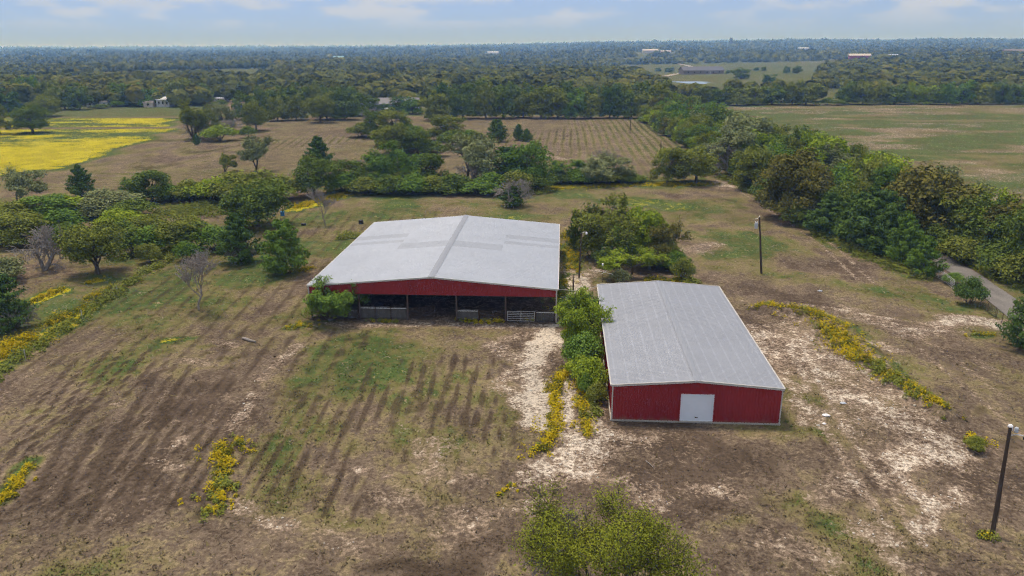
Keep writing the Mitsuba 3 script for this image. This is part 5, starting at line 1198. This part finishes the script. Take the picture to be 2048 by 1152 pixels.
obj('shaft', MB().lathe((sx_, sy_, tz(sx_, sy_)), [(9, 0), (9, 46), (7, 52), (0, 55)], 12), 'far_slate', t)
obj('hatch', MB().box((sx_, sy_ - 9.2, tz(sx_, sy_) + 22), (4, 1, 9)), 'far_brown', t)
# pond on the far slope
principled('pond_water', (.10, .13, .15), .05)
P0 = np.array((189.2, 825.8)); a_ = np.linspace(0, 2 * math.pi, 33)[:-1]; rr_ = 1 + .18 * np.sin(3 * a_) + .1 * np.cos(5 * a_)
zz_ = max(float(terrain(P0[0] + 17 * math.cos(q), P0[1] + 30 * math.sin(q))) for q in a_) + .12
v_ = np.vstack([[[*P0, zz_]], np.stack([P0[0] + 17 * rr_ * np.cos(a_), P0[1] + 30 * rr_ * np.sin(a_), np.full(32, zz_)], 1)])
scene['pond'] = mikit.ply((v_, np.array([[0, i + 1, (i + 1) % 32 + 1] for i in range(32)])), 'pond_water'); labels['pond'] = {'kind': 'structure'}

# ------------------------------------------------------------------ ground cover: grass, weeds, flowers, rubble
rng = np.random.default_rng(77)
from scipy.interpolate import RegularGridInterpolator as RGI
_u, _v = (RGI((ya, xa), a, bounds_error=False, fill_value=0) for a in (U, V))
def scatter(n, y0=43, y1=185, k=.78):
    """Points on the ground, denser near the front."""
    t = rng.uniform(0, 1, n); y = 1 / (1 / y0 + (1 / y1 - 1 / y0) * t)
    x = rng.uniform(-1, 1, n) * (y * k + 12)
    ok = (x < 70)
    for b, mrg in ((BIG, .2), (SMALL, .3)):
        lu, lv = local(b, x, y)
        ok &= ~((np.abs(lu) < b[3] / 2 + mrg) & (lv > -mrg) & (lv < b[4] + mrg))
    x, y = x[ok], y[ok]; q = np.stack([y, x], -1)
    return x, y, _u(q), _v(q)
def tufts(x, y, h, n_blade, spread, bend=.5):
    n = len(x); z = gz(x, y)
    X = np.repeat(x, n_blade) + rng.normal(size=n * n_blade) * np.repeat(spread, n_blade)
    Y = np.repeat(y, n_blade) + rng.normal(size=n * n_blade) * np.repeat(spread, n_blade)
    Z = np.repeat(z, n_blade) - .03; Hh = np.repeat(h, n_blade) * rng.uniform(.5, 1.2, n * n_blade)
    a = rng.uniform(0, 6.28, n * n_blade); w = Hh * rng.uniform(.22, .5, len(a))
    dx, dy = np.cos(a) * w, np.sin(a) * w
    lx, ly = rng.normal(size=(2, len(a))) * Hh * bend
    v = np.stack([np.stack([X - dx, Y - dy, Z], 1), np.stack([X + dx, Y + dy, Z], 1), np.stack([X + lx, Y + ly, Z + Hh], 1)], 1).reshape(-1, 3)
    return v, np.arange(len(v)).reshape(-1, 3)
def flat_bits(x, y, s, lift):
    """Cut stalks lying about: thin tilted slivers."""
    n = len(x); a = rng.uniform(0, 6.28, n); L = s * rng.uniform(.6, 1.6, n); w = L * .16; z = gz(x, y) + lift
    d = np.stack([np.cos(a), np.sin(a), rng.normal(size=n) * .25], 1); b = np.stack([-np.sin(a), np.cos(a), rng.normal(size=n) * .3], 1)
    P = np.stack([x, y, z], 1)
    v = np.stack([P + d * L[:, None], P + b * w[:, None], P - d * L[:, None], P - b * w[:, None]], 1).reshape(-1, 3)
    i = np.arange(n)[:, None] * 4
    return v, np.vstack([i + [0, 1, 2], i + [0, 2, 3]])
def stuff(key, mesh, mat, label, cat):
    scene[key] = mikit.ply(mesh, mat); labels[key] = {'kind': 'stuff', 'label': label, 'category': cat}
def two(a, b, s=1.6):
    return lambda p, n, uv: mix(a, b, dr.clip(noise(p.x * s, p.y * s, 3) * .7 + noise(p.x * 9, p.y * 9, p.z * 9) * .6 - .15, 0, 1))
diffuse('dry_mat', two((.115, .095, .048), (.225, .185, .10)))
diffuse('green_mat', two((.052, .085, .020), (.115, .150, .040)))
diffuse('mulch_mat', two((.050, .036, .024), (.115, .088, .062)))
diffuse('gold_mat', lambda p, n, uv: mix((.105, .115, .016), (.46, .36, .016), smoothstep(.28, .52, noise(p.x * 1.1, p.y * 1.1, 2) * .55 + noise(p.x * 6, p.y * 6, p.z * 6) * .45)))
diffuse('stone_mat', two((.36, .33, .28), (.62, .59, .54)))
x, y, u, v = scatter(90000)
pick = (rng.uniform(size=len(x)) < np.clip(.25 + .9 * (u + .35), .04, .9)) & (v < .35) & (u < .55)
stuff('dry_grass', tufts(x[pick], y[pick], rng.uniform(.10, .26, pick.sum()), 2, np.full(pick.sum(), .10), .8), 'dry_mat', 'dry tan grass over the yard and pasture', 'grass')
x, y, u, v = scatter(70000)
pick = (rng.uniform(size=len(x)) < np.clip((u - .12) * 1.3, 0, .9)) & (v < .3)
stuff('green_grass', tufts(x[pick], y[pick], rng.uniform(.10, .26, pick.sum()), 2, np.full(pick.sum(), .10), .7), 'green_mat', 'patches of green grass in the yard and pasture', 'grass')
x, y, u, v = scatter(90000)
pick = (rng.uniform(size=len(x)) < np.clip(-v * 1.3 + np.clip(-u - .25, 0, 1) * .25, 0, .95))
stuff('cut_weeds', flat_bits(x[pick], y[pick], rng.uniform(.07, .2, pick.sum()), rng.uniform(.0, .12, pick.sum())), 'mulch_mat', 'dark cut weeds lying in rows on the bare soil', 'cut weeds')
x, y, u, v = scatter(60000)
pick = (rng.uniform(size=len(x)) < np.clip((v - .3) * .5, 0, .3))
xs, ys = x[pick], y[pick]; n = len(xs); oc = trimesh.creation.icosphere(0)
sv = oc.vertices[None] * (rng.uniform(.04, .11, (n, 1, 1)) * np.where(rng.uniform(size=(n, 1, 1)) < .04, 2.2, 1)) * rng.uniform(.6, 1.3, (n, 12, 3)) * [1, 1, .6] + np.stack([xs, ys, gz(xs, ys) + .02], 1)[:, None]
stuff('rubble', (sv.reshape(-1, 3), (oc.faces[None] + np.arange(n)[:, None, None] * 12).reshape(-1, 3)), 'stone_mat', 'white limestone rubble strewn over the bare ground', 'rubble')

# stands of yellow flowering weeds: bushy clumps along strokes
GOLD = [
    ([(5.99, 81.56), (4.61, 77.48), (4.32, 71.98), (4.28, 67.63), (2.96, 64.19), (2.17, 62.99)], .75, .9, 1.0), ([(5.99, 81.56), (7.80, 81.12)], .6, .8, 1.0), ([(8.11, 79.45), (7.38, 73.12), (7.16, 66.79)], .65, .75, .8),
    ([(8.68, 99.39), (7.64, 94.55)], .9, .7, .7), ([(-27.83, 64.69), (-26.43, 62.10), (-25.18, 58.87)], .75, .75, 1.0), ([(-26.78, 66.04), (-25.20, 63.92)], .5, .6, .7), ([(-25.05, 57.90), (-24.26, 53.46)], 1.0, .55, .55),
    ([(-42.41, 54.99), (-43.04, 58.02), (-43.65, 61.34)], .55, .6, 1.0), ([(-63.11, 85.58), (-63.09, 90.43), (-62.73, 93.23)], 1.5, 1.1, 1.0), ([(-64.15, 89.10), (-62.02, 90.77)], .9, 1.0, .9), ([(-63.52, 97.15), (-62.81, 103.92), (-62.67, 107.05)], .8, .9, .5), ([(-63.66, 108.93), (-63.15, 115.44)], .6, .8, .35), ([(-71.49, 107.61), (-70.51, 114.47)], .8, .5, .9), ([(-67.25, 135.68), (-63.41, 138.53)], .9, .5, .9), ([(-68.09, 116.56), (-67.39, 119.86)], .6, .4, .8),
    ([(35.08, 103.31), (38.43, 103.71), (41.07, 101.11), (42.67, 98.04)], 1.0, .9, .8), ([(41.61, 97.06), (41.96, 89.79), (41.12, 84.19)], 1.25, 1.0, .8), ([(41.98, 83.43), (42.30, 78.49), (43.08, 73.43)], .85, .8, .4), ([(43.70, 74.63), (43.79, 70.33)], .7, .65, .85),
    ([(43.15, 63.91), (44.45, 65.34)], .8, .7, .8), ([(36.37, 50.97), (36.39, 50.14), (37.04, 49.95)], .5, .5, .5), ([(-7.20, 99.55), (-4.40, 98.51), (-1.67, 99.09)], .55, .6, .8), ([(2.47, 99.45), (5.78, 99.42)], .5, .5, .5), ([(-20.02, 99.68), (-16.06, 98.63)], .5, .45, .3), ([(-30.29, 96.82), (-27.49, 97.76)], .8, .5, .5),
    ([(8.17, 118.39), (7.29, 108.15), (7.16, 101.47)], 1.0, .55, .45), ([(11.94, 145.19), (10.49, 124.17)], 1.5, .6, .5), ([(11.16, 149.36), (11.10, 144.40)], .8, 1.6, 1.0), ([(-1.08, 56.59), (0.20, 57.74)], .4, .35, .6), ([(-51.14, 177.95), (-46.50, 188.44), (-42.05, 197.26)], 1.8, .6, 1.0),
    ([(21.49, 118.23), (28.74, 118.14)], 1.2, .5, .4), ([(4.83, 199.99), (30.65, 205.54), (55.46, 207.40)], 1.6, .6, .7), ([(-36.83, 123.25), (-34.26, 124.73)], .9, .6, .5), ([(60.60, 93.12), (62.76, 93.46)], .7, .5, .5), ([(24.41, 69.38), (25.03, 68.95)], .25, .35, .5), ([(17.12, 69.43), (17.52, 69.65)], .2, .3, .5),
]
out_g, out_l = [], []
for pts, r, h, gold in GOLD:
    P = np.array(pts); seg = np.hypot(*np.diff(P, axis=0).T); Lt = seg.sum() + r
    n = int(min(420, Lt * r * 13)); t = rng.uniform(0, seg.sum(), n); c = np.concatenate([[0], np.cumsum(seg)])
    X = np.interp(t, c, P[:, 0]) + np.clip(rng.standard_t(3, n), -5, 5) * r * .55; Y = np.interp(t, c, P[:, 1]) + np.clip(rng.standard_t(3, n), -5, 5) * r * .55
    Hh = h * rng.uniform(.55, 1.15, n); nl = 30
    d = unit(rng.normal(size=(n, nl, 3))); d[..., 2] = np.abs(d[..., 2])
    Q = np.stack([X, Y, gz(X, Y)], 1)[:, None] + d * np.stack([Hh * .62, Hh * .62, Hh], 1)[:, None] * rng.uniform(.5, 1.05, (n, nl, 1))
    sel = rng.uniform(size=n) < gold
    for flag, o in ((sel, out_g), (~sel, out_l)):
        if flag.any():
            o.append(leaves(Q[flag].reshape(-1, 3), (d[flag] * .5 + [0, 0, .6] + rng.normal(size=d[flag].shape) * .4).reshape(-1, 3), .075 + .02 * h, rng, elong=1.3))
stuff('yellow_weeds', join(out_g), 'gold_mat', 'yellow flowering weeds in strips along tracks, banks and fences', 'wildflowers')
# the weedy fence line of the left pasture and other rough edges
EDGE = [([(-59.12, 76.08), (-59.44, 83.58), (-60.00, 93.92), (-60.58, 106.57), (-61.20, 120.63), (-61.15, 133.16)], 1.0, 1.35), ([(-64.46, 131.51), (-62.00, 138.51), (-54.75, 134.11)], 1.6, 1.2), ([(7.84, 69.72), (9.62, 74.30), (9.94, 82.24)], .8, 1.0), ([(42.23, 82.69), (42.54, 77.82), (43.00, 72.26)], .6, .9),
        ([(-33.68, 145.85), (-32.55, 150.01), (-28.91, 146.60)], 1.4, 1.3), ([(28.45, 122.45), (28.53, 115.42)], 1.0, 1.1), ([(-98.74, 194.81), (-56.65, 184.76)], 2.2, 1.4), ([(-71.26, 181.30), (-78.41, 172.70), (-67.41, 170.86)], 4.5, 1.3), ([(-47.43, 198.08), (9.89, 195.55)], 2.0, 1.5), ([(60.54, 221.68), (61.84, 188.41), (61.43, 153.88), (63.03, 129.84), (67.02, 118.80)], 1.6, 1.4), ([(79.86, 136.55), (79.08, 113.52)], 1.5, 1.3), ([(10.78, 214.04), (38.49, 211.80)], 1.6, 1.5), ([(-25.56, 58.71), (-24.34, 56.73)], .7, .8), ([(1.62, 63.27), (2.84, 64.67)], .4, .6)]
for pts, r, h in EDGE:
    P = np.array(pts); seg = np.hypot(*np.diff(P, axis=0).T)
    n = int(min(420, (seg.sum() + r) * r * 3.6)); t = rng.uniform(0, seg.sum(), n); c = np.concatenate([[0], np.cumsum(seg)])
    X = np.interp(t, c, P[:, 0]) + rng.normal(size=n) * r * .6; Y = np.interp(t, c, P[:, 1]) + rng.normal(size=n) * r * .6
    Hh = h * rng.uniform(.4, 1.2, n); nl = 40
    d = unit(rng.normal(size=(n, nl, 3))); d[..., 2] = np.abs(d[..., 2])
    Q = np.stack([X, Y, gz(X, Y)], 1)[:, None] + d * np.stack([Hh * .7, Hh * .7, Hh], 1)[:, None] * rng.uniform(.5, 1.05, (n, nl, 1))
    out_l.append(leaves(Q.reshape(-1, 3), (d * .6 + [0, 0, .5] + rng.normal(size=d.shape) * .4).reshape(-1, 3), .12, rng, elong=1.5))
stuff('rough_weeds', join(out_l), 'leaf_olive', 'rough green weeds along fence lines and field edges', 'weeds')

# ------------------------------------------------------------------ haze
scene['haze_air'] = {'type': 'homogeneous', 'albedo': {'type': 'rgb', 'value': [.93, .955, .985]}, 'sigma_t': {'type': 'rgb', 'value': list(HAZE)}}
scene['haze'] = {'type': 'cube', 'to_world': T().translate([0, 10000, 45]) @ T().scale([19000, 11600, 62]), 'bsdf': {'type': 'null'}, 'interior': {'type': 'ref', 'id': 'haze_air'}}
labels['haze'] = {'kind': 'stuff'}
